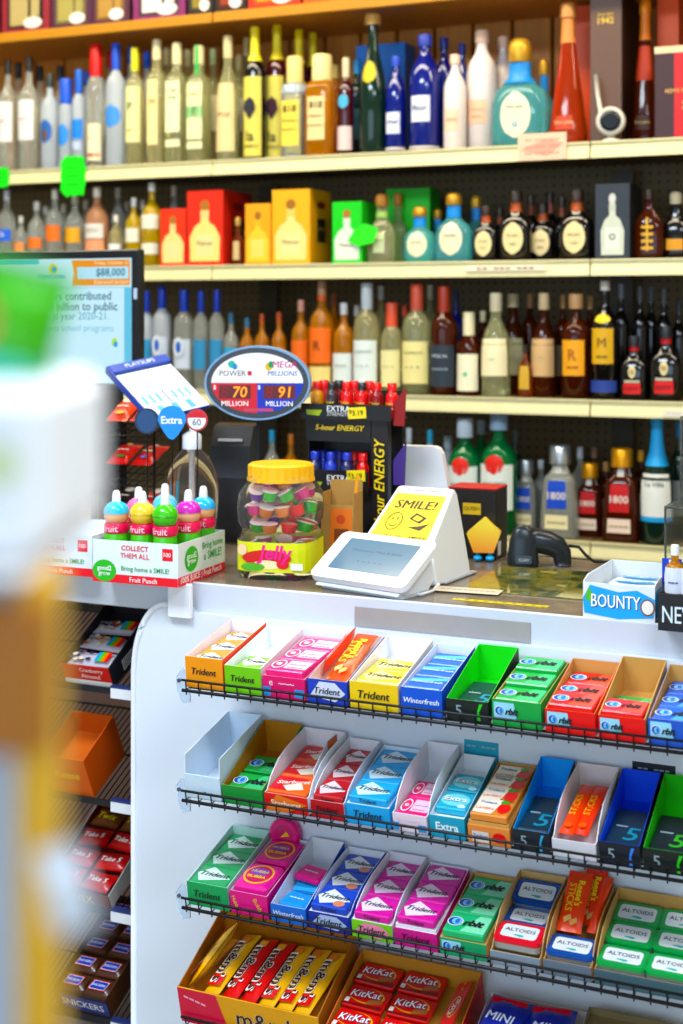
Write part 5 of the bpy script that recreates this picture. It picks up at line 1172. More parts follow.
CN = {'t_orange': 'orange', 't_green': 'lime green', 't_blue': 'dark blue', 't_yellow': 'yellow', 't_red': 'red', 't_sky': 'sky blue', 't_mint': 'mint green', 't_pink': 'magenta', 'air': 'pink', 'win': 'blue', 'o_green': 'green', 'o_red': 'red', 'o_blue': 'blue', 'o_mint': 'mint', 'extra': 'teal', 'layers': 'strawberry', 'star': 'red-orange', 'five_g': 'dark teal', 'five_b': 'dark navy', 'five_k': 'black'}
POSN = {1: ['only'], 2: ['front', 'rear'], 3: ['front', 'middle', 'rear'], 4: ['front', 'second', 'third', 'rear']}
def tray_mesh(w, L, hf, hb, inn, out, fr, frart, prof='slope', fill=.002, th=.0014, rear=None, flow=None):
    b = MB(); im, om = mat(inn, .5), mat(out, .45)
    if prof == 'slope': side = [(0, 0), (L, 0), (L, hb), (0, hf)]
    elif prof == 'swoop': side = [(0, 0), (L, 0), (L, hb), (L * .55, hb), (L * .35, hb * .92), (L * .16, hf + (hb - hf) * .45), (L * .06, hf), (0, hf)]
    else: side = [(0, 0), (L, 0), (L, hb), (L * .04, hb * .95), (0, hf)]
    Mx = lambda x: Matrix(((0, 0, 1, x), (1, 0, 0, 0), (0, 1, 0, 0), (0, 0, 0, 1)))
    sd = [(max(th, y) if y < th else min(y, L - th), z) for y, z in side]
    for x, inner in ((0, 1), (w - th, 0)):
        b.prism(sd, x, x + th * .5, om if inner else im, Mx(0)); b.prism(sd, x + th * .5, x + th, im if inner else om, Mx(0))
    b.box(0, w, 0, th, 0, hf, mat(fr, .4)); b.box(th, w - th, th, th * 1.4, 0, hf, im)
    b.box(0, w, L - th, L, 0, hb, im); b.box(th, w - th, th * 1.4, L - th, 0, fill, im)
    if frart: frart(b, w, hf, M_front(-.0003))
    return b
def fr_text(s, col=INK, deco=None, bold=.08, shear=.2, wf=.66):
    def f(b, w, h, M):
        if deco: b.flat([(w * .05, h * .3), (w * .3, h * .92), (w * .7, h * .92), (w * .96, h * .5), (w * .7, h * .12)], wrap_m(deco), M)
        b.text(s, w * .5, h * .55, w * wf, 0, print_m(col), M, .0006, bold=bold, shear=shear)
    return f
def fr_orbit(b, w, h, M): b.flat([(w * .04, h * .3), (w * .5, h * .3), (w * .45, h * .9), (w * .04, h * .9)], wrap_m('#9ad4ea'), M, .0002); orbit_logo(b, w * .33, h * .58, w * .5, M)
def tray(k, pl, pr, name, hf, hb, inn, out, fr, frart=None, prof='slope', fill=.016, kind=None, slots=(), L=DL, ph=.0125, hgt=None, cnt_name=None, dz=0, lay=None):
    """one open gum carton on rack k between image columns pl and pr, packs of KIND in SLOTS (fraction of depth, optional lift and turn)"""
    x0, x1 = XX(pl, YR) + .001, XX(pr, YR) - .001; w = x1 - x0
    M = rackM(k) @ Matrix.Translation((x0, .0005, .0003))
    o = tray_mesh(w, L, hf, hb, inn, out, fr, frart, prof, fill).build('gum_carton', M=M)
    tag(o, name, 'carton', 'on the ' + RN[k], 'open gum cartons on the racks')
    pw = w - .0075; n = len(slots)
    lay = lay or [kind] * n
    for i, s in enumerate(slots):
        f, lift, turn = (s if isinstance(s, tuple) else (s, 0, 0))
        kd = lay[i]; pd = .052 if not kd.startswith('five') else .1
        p = pack(kd, pw, pd, ph)
        c = p if not p.get('category') else p.copy()
        if c is not p: COL.objects.link(c)
        c.matrix_basis = M @ Matrix.Translation((w / 2 + (.0002 * (-1) ** i), .0025 + pd / 2 + f * (L - .007 - pd), fill + .0006 + lift)) @ Matrix.Rotation(R(turn), 4, 'X')
        pos = POSN[n][i] if n in POSN else ORD[i]
        tag(c, '%s gum pack, %s in the %s' % (CN[kd], pos, name.split(' gum carton')[0] + ' carton'), 'gum', 'on the ' + RN[k], 'gum packs in the cartons')
S3 = (0, .5, 1)
kraft = '#c89a5e'; wi_ = '#e6e8ee'
# ---- top rack
tray(0, 186, 224, 'white-lined orange gum carton', .054, .066, wi_, '#e8551e', '#ef9a30', fr_text('Trident'), fill=.032, kind='t_orange', slots=S3)
tray(0, 225, 262, 'white-lined lime gum carton', .046, .062, wi_, '#dfe3ea', '#7ac32e', fr_text('Trident'), fill=.022, kind='t_green', slots=(.25,))
def fr_air(b, w, h, M): b.rect(w * .0, w * .18, h * .05, h * .5, wrap_m('#3a8fd0'), M); b.rect(w * .75, w * .98, h * .1, h * .5, wrap_m('#3a8fd0'), M); b.text('e  ~~~', w * .45, h * .68, w * .6, 0, print_m('#f8d0e0'), M, .0006)
tray(0, 263, 306, 'pink-fronted gum carton', .036, .05, '#f0c8d8', '#e84a84', '#d82a6a', fr_air, fill=.034, kind='air', slots=S3)
tray(0, 308, 348, 'blue-fronted gum carton holding orange candy pouches', .04, .062, '#ead9d0', '#1f3f9e', '#2440b0', fr_text('Trident', '#10142a', '#d8dcec'), fill=.006)
tray(0, 350, 399, 'tall white-lined yellow gum carton', .044, .066, wi_, '#e6e2d0', '#eec82e', fr_text('Trident'), fill=.028, kind='t_yellow', slots=(.12, .6))
tray(0, 401, 443, 'white-lined blue gum carton', .044, .06, wi_, '#1f4fc0', '#1e54c4', fr_text('Winterfresh', '#e8f0fa', wf=.86), fill=.032, kind='win', slots=S3)
def fr_five(col):
    def f(b, w, h, M): b.flat([(w * .74, h * .1), (w * .82, h * .1), (w * .79, h * .5), (w * .88, h * .9), (w * .8, h * .9), (w * .74, h * .5)], wrap_m(col), M, .0006); b.text('5', w * .3, h * .5, 0, h * .5, print_m('#8a9aa0'), M, .0006, fit='h')
    return f
tray(0, 446, 489, 'bright green empty gum carton with black front', .034, .066, '#3fd01e', '#0f1a14', '#101a18', fr_five('#3fc23a'), prof='slope', fill=.006, kind='five_g', slots=(.3,))
tray(0, 492, 542, 'cardboard-lined green gum carton', .042, .05, kraft, '#1f9a4a', '#1f9a4a', fr_orbit, fill=.03, kind='o_green', slots=((0, .0, 0), (.5, .006, 0), (1, .012, 0)))
tray(0, 545, 596, 'full cardboard-lined red gum carton', .036, .058, kraft, '#d8281e', '#de2a22', fr_orbit, fill=.026, kind='o_red', slots=((0, .005, 0), (.45, .002, 0), (.98, 0, 0)))
tray(0, 598, 646, 'nearly empty deep cardboard gum carton', .036, .07, kraft, '#c8a06a', '#de2a22', fr_orbit, fill=.014, slots=((0, .016, 0), (.5, 0, 0)), lay=['o_red', 'o_green'])
tray(0, 648, 700, 'blue-fronted cardboard gum carton', .04, .064, kraft, '#2450b0', '#2a56b8', fr_orbit, fill=.026, kind='o_blue', slots=S3)
# ---- second rack
def fr_lbl(b, w, h, M): b.rect(w * .45, w, h * .02, h * .5, wrap_m('#cfe4f0'), M, .0003); b.text('Trident', w * .72, h * .26, w * .4, 0, print_m('#3a6ab0'), M, .0006)
clr = '#cfe2f0'
tray(1, 186, 222, 'empty translucent white gum carton', .042, .078, '#dbe8f4', '#dbe8f4', '#d3e4f2', fr_lbl, prof='box', fill=.002)
tray(1, 223, 264, 'deep kraft gum carton with green packs', .032, .07, '#b57a34', '#2a8a44', '#1f8a3e', None, fill=.012, kind='o_green', slots=(.05, .62))
def fr_star(b, w, h, M): b.flat([(0, 0), (w * .5, 0), (w, h * .6), (w * .3, h)], wrap_m('#e87a1e'), M); b.text('Starburst', w * .5, h * .5, w * .7, 0, print_m('#f8ead8'), M, .0006)
tray(1, 265, 309, 'white-walled scarlet gum carton', .03, .066, wi_, '#e9ebf0', '#d8321e', fr_star, prof='swoop', fill=.022, kind='star', slots=S3)
tray(1, 311, 345, 'white-walled red gum carton', .03, .058, wi_, '#e6e8ee', '#b01a2c', fr_text('Trident', shear=.25), prof='swoop', fill=.026, kind='t_red', slots=S3)
tray(1, 347, 391, 'white-rimmed sky blue gum carton', .034, .052, '#dcecf6', '#2f9ad8', '#2f9fdc', fr_text('Trident'), fill=.034, kind='t_sky', slots=S3)
tray(1, 393, 428, 'high-walled white gum carton with pink packs', .03, .07, wi_, '#eceef2', '#e8d6e2', fr_air, prof='swoop', fill=.016, kind='air', slots=(.0, .5))
tray(1, 430, 466, 'white-lined teal gum carton', .036, .056, wi_, '#1f8fb0', '#249ab8', fr_text('Extra', '#e8f8fc', bold=.06, shear=0), fill=.028, kind='extra', slots=(.15, .68))
def fr_lay(b, w, h, M): b.rect(w * .1, w * .5, h * .1, h * .7, wrap_m('#e2d8d0'), M); b.text('Trident', w * .3, h * .45, w * .36, 0, print_m('#3a5ab0'), M, .0006); b.ell(w * .75, h * .45, w * .16, h * .3, wrap_m('#e0301e'), M)
tray(1, 468, 511, 'kraft strawberry gum carton', .03, .05, kraft, '#d8925a', '#df8a50', fr_lay, fill=.036, kind='layers', slots=(0, .36, .7, 1.0), hgt=1)
tray(1, 513, 550, 'bright blue-lined dark gum carton', .034, .07, '#2f9ff0', '#12202c', '#0f1c26', fr_five('#3f9fc8'), fill=.018, kind='five_b', slots=(.12,))
tray(1, 552, 597, 'white-lined gum carton holding orange candy sticks', .028, .068, '#e6dcdc', '#e6e2e4', '#d9d6dc', None, prof='swoop', fill=.01)
tray(1, 599, 641, 'royal blue-lined dark gum carton', .036, .068, '#2350e0', '#10182c', '#0e1826', fr_five('#3f7fe0'), fill=.014, kind='five_b', slots=(.2,))
tray(1, 643, 690, 'bright green-lined dark gum carton', .036, .068, '#3fb81e', '#10201a', '#0e1c1a', fr_five('#3fc23a'), fill=.014, kind='five_k', slots=(.2,))
# ---- third rack
tray(2, 188, 229, 'clear-rimmed mint green gum carton', .042, .058, '#bfe0d8', '#bfe0d8', '#1f9a5a', fr_text('Trident', '#103a24'), fill=.03, kind='t_mint', slots=S3)
def fr_hub(b, w, h, M): b.text('Hubba', w * .14, h * .5, h * .6, 0, print_m('#e8c82a'), M, .0006, rot=R(-70)); b.text('Bubba', w * .76, h * .5, h * .7, 0, print_m('#e8b82a'), M, .0006, rot=R(-60))
tray(2, 231, 269, 'magenta gum carton with two round-labelled packs', .04, .05, '#e8e0f0', '#d01f7e', '#d8207e', fr_hub, fill=.03)
tray(2, 271, 307, 'white-lined blue gum carton with loose packs', .03, .06, wi_, '#2a62c0', '#2a6ac8', fr_text('Winterfresh', '#dfe8f8', wf=.86), fill=.012)
tray(2, 309, 350, 'white-lined dark blue gum carton', .03, .054, wi_, '#1f3fb0', '#1c2f90', fr_text('Trident', '#0e1226', '#aab8dc'), prof='swoop', fill=.03, kind='t_blue', slots=S3)
tray(2, 352, 393, 'green-fronted magenta gum carton', .03, .058, wi_, '#e0e4ee', '#7cc42e', fr_text('Trident', '#1a2a12', '#e88aa8'), prof='swoop', fill=.03, kind='t_pink', slots=S3)
tray(2, 395, 438, 'all-magenta gum carton', .03, .05, wi_, '#c8207e', '#c42080', fr_text('Trident', '#1c0c18'), fill=.036, kind='t_pink', slots=S3)
tray(2, 440, 487, 'cardboard-lined mint gum carton', .028, .046, kraft, '#cfa468', '#2a9a64', fr_orbit, fill=.028, kind='o_mint', slots=S3)
tray(2, 490, 541, 'cardboard carton of blue and red mint tins', .022, .064, '#d2ae78', '#c79f68', '#8a97a4', None, prof='swoop', fill=.012)
tray(2, 543, 592, 'cardboard carton of candy pouches and one blue mint tin', .024, .064, '#c79c62', '#bd9258', '#6a7684', None, prof='swoop', fill=.012)
tray(2, 594, 696, 'wide cardboard carton of green mint tins', .024, .062, '#c79c62', '#bd9258', '#46626a', None, prof='swoop', fill=.012)

# ---- candy pouches standing in cartons
def pouch(k, px, y, w, l, h, tilt, rz, c, art, desc, name='candy_pouch', dz=.05, cat='candy', group='orange candy pouches on the gum racks', roll=0):
    M = rackM(k) @ Matrix.Translation((XX(px, YR), y, dz)) @ Matrix.Rotation(R(rz), 4, 'Z') @ Matrix.Rotation(R(tilt), 4, 'X') @ Matrix.Rotation(R(roll), 4, 'Y')
    b = MB(); b.pillow(w, l, h, wrap_m(c), wob=.05)
    if art: art(b, w, l, h)
    tag(b.build(name, M=M), desc, cat, '', group); return M
def art_sticks(b, w, l, h):
    M = M_top(h / 2 + .0012)
    b.text('STICKS', -w * .16, l * .02, l * .46, w * .22, print_m('#f2c81e'), M, .0014, bold=.06, rot=R(-90), fit='w'); b.text("Reese's", w * .18, l * .1, l * .42, 0, print_m('#f6d83a'), M, .0012, bold=.05, rot=R(-90))
    b.flat([(-w * .3, -l * .32), (-w * .02, -l * .25), (w * .06, -l * .33), (-w * .22, -l * .4)], wrap_m('#e6b070'), M, .0008); b.flat([(-w * .02, -l * .36), (w * .26, -l * .29), (w * .32, -l * .37), (w * .06, -l * .44)], wrap_m('#dba262'), M, .0009)
cr_ = ('#ee5a1a', art_sticks)
pouch(0, 332, .088, .038, .128, .014, 17, -3, *cr_, 'orange candy pouch with yellow lettering leaning in the blue-fronted carton, right one', dz=.05)
pouch(0, 316.5, .098, .03, .118, .01, 12, -3, '#e8501a', art_sticks, 'orange candy pouch squeezed against the pink carton', dz=.054, roll=-70)
def art_thin(b, w, l, h): b.text('ST;CKS', 0, 0, l * .4, 0, print_m('#f2b81e'), M_top(h / 2 + .001), .001, bold=.05, rot=R(90)); b.ell(0, -l * .38, w * .3, l * .05, wrap_m('#e2602a'), M_top(h / 2 - .001), .001)
pouch(1, 567, .07, .022, .112, .016, 12, -5, '#f2521a', art_thin, 'orange candy stick in the white-lined carton, left of the pair', dz=.041)
pouch(1, 581, .074, .022, .112, .016, 12, -5, '#f24a18', art_thin, 'orange candy stick in the white-lined carton, right of the pair', dz=.041)
pouch(2, 558, .112, .038, .104, .012, 28, 0, '#f0541a', art_sticks, 'large orange candy pouch with yellow lettering behind the blue mint tin', dz=.058)
pouch(2, 571, .138, .034, .1, .008, 28, 0, '#e8481a', art_sticks, 'orange candy pouch half hidden behind the large pouch', dz=.056)
pouch(2, 583, .118, .014, .1, .014, 26, -6, '#f2521a', None, 'narrow plain orange candy stick beside the green tins', dz=.056)
# flap sign standing in the red and orange carton
b = MB(); b.prism([(0, 0), (.098, .0), (.098, .03), (.06, .034), (.0, .012)], 0, .0015, mat('#e6e8ee', .5), Matrix(((0, 0, 1, 0), (1, 0, 0, 0), (0, 1, 0, 0), (0, 0, 0, 1))))
Mr = Matrix(((0, 0, -1, 0), (1, 0, 0, 0), (0, 1, 0, 0), (0, 0, 0, 1)))
Mr = Matrix(((0, 0, 1, .0016), (1, 0, 0, 0), (0, 1, 0, 0), (0, 0, 0, 1)))
Ml = Matrix(((0, 0, -1, -.0003), (1, 0, 0, 0), (0, 1, 0, 0), (0, 0, 0, 1)))
b.flat([(.06, .002), (.098, .002), (.098, .03), (.06, .034)], wrap_m('#e87a1e'), Mr); b.text('Starburst', .08, .018, .034, 0, print_m('#f8ead8'), Mr, .0008)
for i in range(4): b.text('-------', .03, .003 + .0026 * i, .04, 0, print_m('#5a7ab0'), Mr, .0006, bold=0)
tag(b.build('carton_flap', M=rackM(1) @ Matrix.Translation((XX(305.5, YR) - .008, .055, .038))), 'torn white and orange carton flap standing in the white-walled scarlet carton', 'flap')
# hubba packs, roll, loose packs
def hub(desc, M, w, d, h):
    b = MB(); b.box(-w / 2, w / 2, -d / 2, d / 2, 0, h, wrap_m('#e0288e'), ch=.005); Mt_ = M_top(h)
    b.ell(0, 0, w * .42, d * .4, wrap_m('#f2b81e'), Mt_, .0004); b.ell(0, 0, w * .37, d * .34, wrap_m('#c81a5e'), Mt_, .0007); b.ell(-w * .02, d * .1, w * .28, d * .14, wrap_m('#7a4ab8'), Mt_, .0009)
    b.text('HUBBA', 0, d * .1, w * .5, 0, print_m('#f4d22a'), Mt_, .0013, bold=.08); b.text('BUBBA', 0, -d * .12, w * .54, 0, print_m('#f4d22a'), Mt_, .0013, bold=.08)
    tag(b.build('gum_pack', M=M), desc, 'gum', '', 'gum packs in the cartons')
x0, x1 = XX(231, YR) + .001, XX(269, YR) - .001; w = x1 - x0
hub('magenta gum pack with yellow oval label, front one in the magenta carton', rackM(2) @ Matrix.Translation((x0 + w / 2, .042, .0312)), w - .007, .072, .02)
hub('magenta gum pack with yellow oval label, rear one in the magenta carton', rackM(2) @ Matrix.Translation((x0 + w / 2, .122, .0312)), w - .007, .072, .02)
b = MB(); b.lathe([(0, .026), (.003, .0295), (.015, .0295), (.018, .026)], wrap_m('#e0207e'), 36, M=M_front(0)); 
b.ell(0, 0, .018, .018, wrap_m('#c81a6a'), M_front(-.0181)); b.flat([(-.006, -.004), (.012, .0), (.006, .008)], wrap_m('#f0b81e'), M_front(-.0181), .0007)
tag(b.build('gum_roll', M=Matrix.Translation(PT(288, 832, 2.2655))), 'round magenta gum roll propped behind the magenta carton', 'gum')
x0, x1 = XX(271, YR), XX(307, YR); w = x1 - x0
for i, (c, y, z, nm) in enumerate((('#2f8fe0', .035, .0135, 'light blue loose gum pack at the front of the white-lined carton'), ('#2fa8e8', .085, .0135, 'sky blue loose gum pack in the white-lined blue carton'), ('#e8288a', .095, .0275, 'hot pink loose gum pack on top in the white-lined blue carton'))):
    b = MB(); b.box(-w * .38, w * .38, -.02, .02, 0, .012, wrap_m(c), ch=.004); b.text('----', 0, 0, w * .4, 0, print_m('#e6f0fa'), M_top(.012), .0006)
    tag(b.build('gum_pack', M=rackM(2) @ Matrix.Translation((x0 + w * .5, y, z)) @ Matrix.Rotation(R((-6, 5, -10)[i]), 4, 'Z')), nm, 'gum', '', 'gum packs in the cartons')
# teal and dark cartons' spare lids behind
for k, pl, pr, c, desc in ((1, 464, 499, '#2a9ab4', 'flat teal gum carton lid behind the teal carton'), (1, 632, 676, '#1a2028', 'flat black gum carton standing behind the royal blue-lined one')):
    Yq = 2.268; xa, xb_ = XX(pl, Yq) , XX(pr, Yq)
    z0 = FR[k] + .022
    b = MB(); b.box(0, xb_ - xa, 0, .006, 0, .09 if k else .05, mat(c, .4), ch=.001)
    b.text('-- ---', (xb_ - xa) / 2, .08, .05, 0, print_m('#9ab0b8'), M_front(-.0003), bold=0)
    tag(b.build('folded_carton', M=TR(xa, Yq - .001, z0 - .005)), desc, 'carton')

# ---- mint tins
TIN = {}
def tin(kind):
    if kind in TIN: return TIN[kind]
    c, deep = {'blue': ('#1d4a94', '#143a7a'), 'red': ('#d8283c', '#a81a2c'), 'green': ('#14994e', '#0f7a3e'), 'dark': ('#1d3a5e', '#142a48')}[kind]
    w, d, h = .0735, .05, .017
    t = thing('mint_tin', '', 'tin', M=None); REG.pop()
    b = MB(); b.prism(rrect(-w / 2, w / 2, -d / 2, d / 2, .009, 5), 0, h * .62, mat('#b9c0c4', .3, .7, var=.02), M_top(0), True); b.build('tin_base', t)
    b = MB(); b.prism(rrect(-w / 2 - .0006, w / 2 + .0006, -d / 2 - .0006, d / 2 + .0006, .0095, 5), h * .62, h * .92, gloss(c), M_top(0), True)
    b.prism(rrect(-w / 2 + .0012, w / 2 - .0012, -d / 2 + .0012, d / 2 - .0012, .009, 5), h * .92, h, gloss(c), M_top(0), True)
    M = M_top(h); b.flat(rrect(-w * .39, w * .39, -d * .33, d * .33, .006, 4), mat('#e3e6e6' if kind != 'dark' else '#7fa8bc', .35, coat=.2), M)
    b.text('ALTOIDS', 0, d * .06, w * .66, 0, print_m('#3a2a34' if kind != 'dark' else '#14202c'), M, .0008, bold=.02)
    b.ell(0, -d * .2, w * .11, d * .035, print_m('#3ab0a0'), M, .0008); b.ell(w * .05, -d * .22, w * .07, d * .05, print_m('#3ab0a0'), M, .0009)
    b.build('tin_lid', t); TIN[kind] = (t, [])
    return TIN[kind]
def put_tin(kind, k, px, y, z, desc, rz=0, lean=0, xo=0, where=''):
    t, used = tin(kind)
    o = t if not used else copy_tree(t); used.append(o)
    o.matrix_basis = rackM(k) @ Matrix.Translation((XX(px, YR) + xo, y, z)) @ Matrix.Rotation(R(rz), 4, 'Z') @ Matrix.Rotation(R(lean), 4, 'X')
    o['group'] = 'mint tins on the racks'; o['category'] = 'tin'; REG.append((o, desc, where, None))
xm = (XX(490, YR) + XX(541, YR)) / 2 - XX(515, YR)
put_tin('red', 2, 515, .032, .024, 'red-rimmed white mint tin at the front of its carton', xo=xm)
put_tin('blue', 2, 515, .083, .020, 'blue-rimmed mint tin directly behind the red one', xo=xm)
put_tin('blue', 2, 515, .133, .036, 'blue-rimmed mint tin at the rear of the carton', xo=xm, lean=12)
put_tin('blue', 2, 567.5, .034, .0165, 'blue-rimmed mint tin in front of the orange candy pouches')
put_tin('dark', 3, 594, .05, .0625, 'dark blue mint tin low at the right, left of the pair', xo=0, lean=8)
put_tin('dark', 3, 646, .05, .0625, 'dark blue mint tin low at the right, right of the pair', xo=0, lean=8)
g0 = XX(594, YR); gw = XX(696, YR) - g0
for col in (0, 1):
    for row, (y, z, ln) in enumerate(((.031, .0165, 0), (.0845, .022, 4), (.1335, .027, 6))):
        put_tin('green', 2, 594, y, z, 'green-rimmed mint tin, %s row, %s column of the wide carton' % (('front', 'middle', 'rear')[row], ('left', 'right')[col]), xo=gw * .255 + col * gw * .488 , lean=ln)

# ---- lowest rack: candy bars, wafer bars, cookies
def open_box(k, pl, pr, L, hf, hb, inn, out, fr, art, desc, Yo=0, z=0, prof='slope', name='candy_carton', fill=.003):
    x0, x1 = XX(pl, YR), XX(pr, YR); w = x1 - x0
    M = rackM(k) @ Matrix.Translation((x0, Yo, z))
    o = tray_mesh(w, L, hf, hb, inn, out, fr, art, prof, fill, th=.002).build(name, M=M); tag(o, desc, 'carton', '', 'open candy cartons'); return M, w
def fr_mm(b, w, h, M):
    b.flat([(0, 0), (w * .35, 0), (w * .28, h), (0, h)], wrap_m('#d81a4a'), M); b.text('----', w * .12, h * .7, w * .16, 0, print_m('#f0b0c0'), M, .0006, rot=R(-14)); b.text("m&m's", w * .64, h * .5, w * .44, 0, print_m('#f2ead8'), M, .0006, bold=.12); b.text("m&m's", w * .64, h * .5, w * .44, 0, print_m('#3a1a10'), M, .0009, bold=.05)
Mm, wm_ = open_box(3, 182, 322, .168, .066, .1, '#a86a24', '#a2641e', '#e8a81e', fr_mm, 'yellow and red open carton of peanut and plain candy bars', fill=.042, z=.0006)
BAR = {}
def bar_mesh(col, l=.142, w=.033):
    if col in BAR: return BAR[col]
    b = MB(); c1 = {'y': '#eeb41a', 'r': '#d82018', 'k': '#4a2414'}[col]
    b.pillow(w, l, .017, wrap_m(c1), wob=.04); M = M_top(.0096)
    if col == 'y': b.rect(-w * .4, w * .4, -l * .42, -l * .24, wrap_m('#d8281e'), M, -.0006)
    b.text("m&m's", 0, -l * .04, l * .68, w * .7, print_m('#f4ece0'), M, .0004, bold=.16, rot=R(-90), fit='wh'); b.text("m&m's", 0, -l * .04, l * .64, w * .58, print_m('#2c140c'), M, .0008, bold=.06, rot=R(-90), fit='wh')
    b.rect(-w * .25, w * .25, l * .3, l * .4, wrap_m('#d87a1e' if col == 'y' else '#e8a01e'), M, .0)
    o = b.build('candy_bar'); BAR[col] = o; return o
nmz = {'y': 'yellow', 'r': 'red'}
for i, (c, f, y, z, rz, roll) in enumerate((('y', .10, .088, .073, -5, -50), ('y', .235, .086, .060, -5, -12), ('r', .37, .084, .060, -5, -12), ('r', .50, .084, .060, -5, -12), ('y', .63, .084, .060, -5, -12), ('y', .755, .084, .060, -5, -12), ('y', .875, .084, .060, -5, -12))):
    p = bar_mesh(c); o = p if not p.get('category') else p.copy()
    if o is not p: COL.objects.link(o)
    o.matrix_basis = Mm @ Matrix.Translation((f * wm_, y, z)) @ Matrix.Rotation(R(rz), 4, 'Z') @ Matrix.Rotation(R(6), 4, 'X') @ Matrix.Rotation(R(roll), 4, 'Y')
    tag(o, '%s wrapped candy bar with brown letters, %s from the left in the yellow carton' % (nmz[c], ORD[i]), 'candy', '', 'candy bars in the yellow carton')
Mk, wk = open_box(3, 327, 453, .168, .05, .075, '#c08a44', '#c8201c', '#c41c18', None, 'red open carton of wafer bars with cardboard lining', fill=.036, z=.0006)
def kit():
    b = MB(); w, d, h = .074, .05, .011; b.box(-w / 2, w / 2, -d / 2, d / 2, 0, h, wrap_m('#cf1b18'), ch=.003); M = M_top(h)
    b.flat([(-w * .48, -d * .48), (w * .48, -d * .48), (w * .48, -d * .3), (-w * .48, -d * .42)], wrap_m('#7a1410'), M)
    b.ell(0, d * .04, w * .42, d * .36, wrap_m('#e8b04a'), M, .0004); b.ell(-w * .03, d * .06, w * .4, d * .33, wrap_m('#cf1b18'), M, .0006); b.flat([(w * .05, -d * .36), (w * .42, -d * .2), (w * .38, 0), (w * .1, -d * .12)], wrap_m('#a8683a'), M, .0008)
    b.text('KitKat', -w * .02, d * .08, w * .72, d * .32, print_m('#1a2a6a'), M, .0010, bold=.1, shear=.2, rot=.1, fit='wh'); b.text('KitKat', -w * .03, d * .09, w * .72, d * .3, print_m('#f4f4f8'), M, .0013, bold=.05, shear=.2, rot=.1, fit='wh')
    b.rect(-w * .44, -w * .34, -d * .4, -d * .2, wrap_m('#e8e4e0'), M, .0008); return b.build('wafer_bar')
kp = kit(); first = True
for r_ in range(3):
    for c in range(2):
        o = kp if first else kp.copy()
        if not first: COL.objects.link(o)
        first = False
        o.matrix_basis = Mk @ Matrix.Translation((.003 + .0385 + c * .079, .030 + r_ * .0535, .039 + r_ * .003)) @ Matrix.Rotation(R(-3 + 2 * c), 4, 'Z')
        tag(o, 'red wafer bar pack with white lettering, %s row, %s of the red carton' % (('front', 'middle', 'rear')[r_], ('left', 'middle')[c]), 'candy', '', 'wafer bars in the red carton')
b = MB(); b.box(0, .026, 0, .14, 0, .002, wrap_m('#d0201a')); Mt_ = M_top(.002)
b.ell(.013, .08, .009, .026, wrap_m('#e8b04a'), Mt_); b.ell(.013, .08, .0075, .022, wrap_m('#d0201a'), Mt_, .0006); b.text('KitKat', .013, .08, .036, 0, print_m('#f0f0f4'), Mt_, .001, rot=R(80)); b.text('- -', .013, .13, .02, 0, print_m('#e8b81e'), Mt_, rot=R(90))
tag(b.build('carton_flap', M=Mk @ Matrix.Translation((wk - .036, .012, .056)) @ Matrix.Rotation(R(-20), 4, 'Y')), 'red printed flap along the right side of the wafer carton', 'flap')
Mo2, wo = open_box(3, 463, 566, .15, .04, .055, '#d8d0c8', '#1c2a8a', '#1c2a8a', None, 'blue open carton of dark blue cookie packs', fill=.03, z=.0006)
for i in range(2):
    b = MB(); b.pillow(.072, .11, .034, wrap_m('#1f2f9e'), wob=.12); M = M_top(.0185); b.text('MINI', 0, 0, .045, 0, print_m('#dfe6f4'), M, .0006, bold=.06, shear=.1); b.flat([(-.03, .03), (.03, .035), (.03, .045), (-.03, .042)], wrap_m('#c82a3a'), M, -.006)
    tag(b.build('cookie_pack', M=Mo2 @ Matrix.Translation((wo * (.27 + .46 * i), .075, .060)) @ Matrix.Rotation(R(-6 + 10 * i), 4, 'Z') @ Matrix.Rotation(R(8), 4, 'X')), 'crinkled dark blue cookie pack, %s of the two in the blue carton' % ('left', 'right')[i], 'cookies', '', 'cookie packs in the blue carton')
open_box(3, 568, 692, .15, .056, .066, '#8a7a5a', '#2a3a4a', '#22303c', None, 'dark open carton holding two dark blue mint tins', fill=.054, z=.0006)
# ================================================================== lottery monitor, candy rack and slips at the left end of the counter
Ym = 2.79; kx = (XX(138, Ym) - XX(98, Ym)) / 40
xr = XX(138, Ym); zt = ZZ(138, 249, Ym); mw, mh = .52, .325
t = thing('lottery_monitor', 'black-framed lottery monitor showing $88,000 in an orange box', 'monitor', M=TR(xr - mw, Ym, ZC + .0005))
z1 = zt - ZC - .0005; z0 = z1 - mh
bz = mat('#12161c', .35)
b = MB(); b.box(0, mw, 0, .03, z0, z1, bz, ch=.003)
b.rect(mw - .012, mw - .002, z1 - .115, z1 - .09, mat('#b9c4d6', .4), M_front(-.0002)); b.build('housing', t)
b = MB(); M = M_front(-.0004); e = lambda c, k=.85: mat(c, .3, emit=k)
sx1 = mw - .017
def sx(px): return mw - (138 - px) * kx
def sz(py): return z1 - (py - 249) * (tdist(90, Ym) / F_PX)
b.rect(.014, sx1, z0 + .014, z1 - .02, e('#c6e6f0'), M, 0); b.rect(sx1 - .02, sx1, z0 + .014, sz(287), e('#6fbcd8'), M, .0004); b.rect(.014, sx(37), sz(263), z1 - .021, e('#4fb8c8'), M, .0004)
b.rect(.014, sx1, sz(287), sz(286), e('#9ccbd8'), M, .0006)
b.flat([(sx(71), sz(259)), (sx1 - .004, sz(259)), (sx1 - .004, sz(284.5)), (sx(71), sz(284.5)), (sx(73.5), sz(272))], e('#e0921e'), M, .0006); b.rect(sx(77), sx1 - .008, sz(278), sz(266), e('#b4dcea'), M, .0008)
ink = print_m('#1c5a6a')
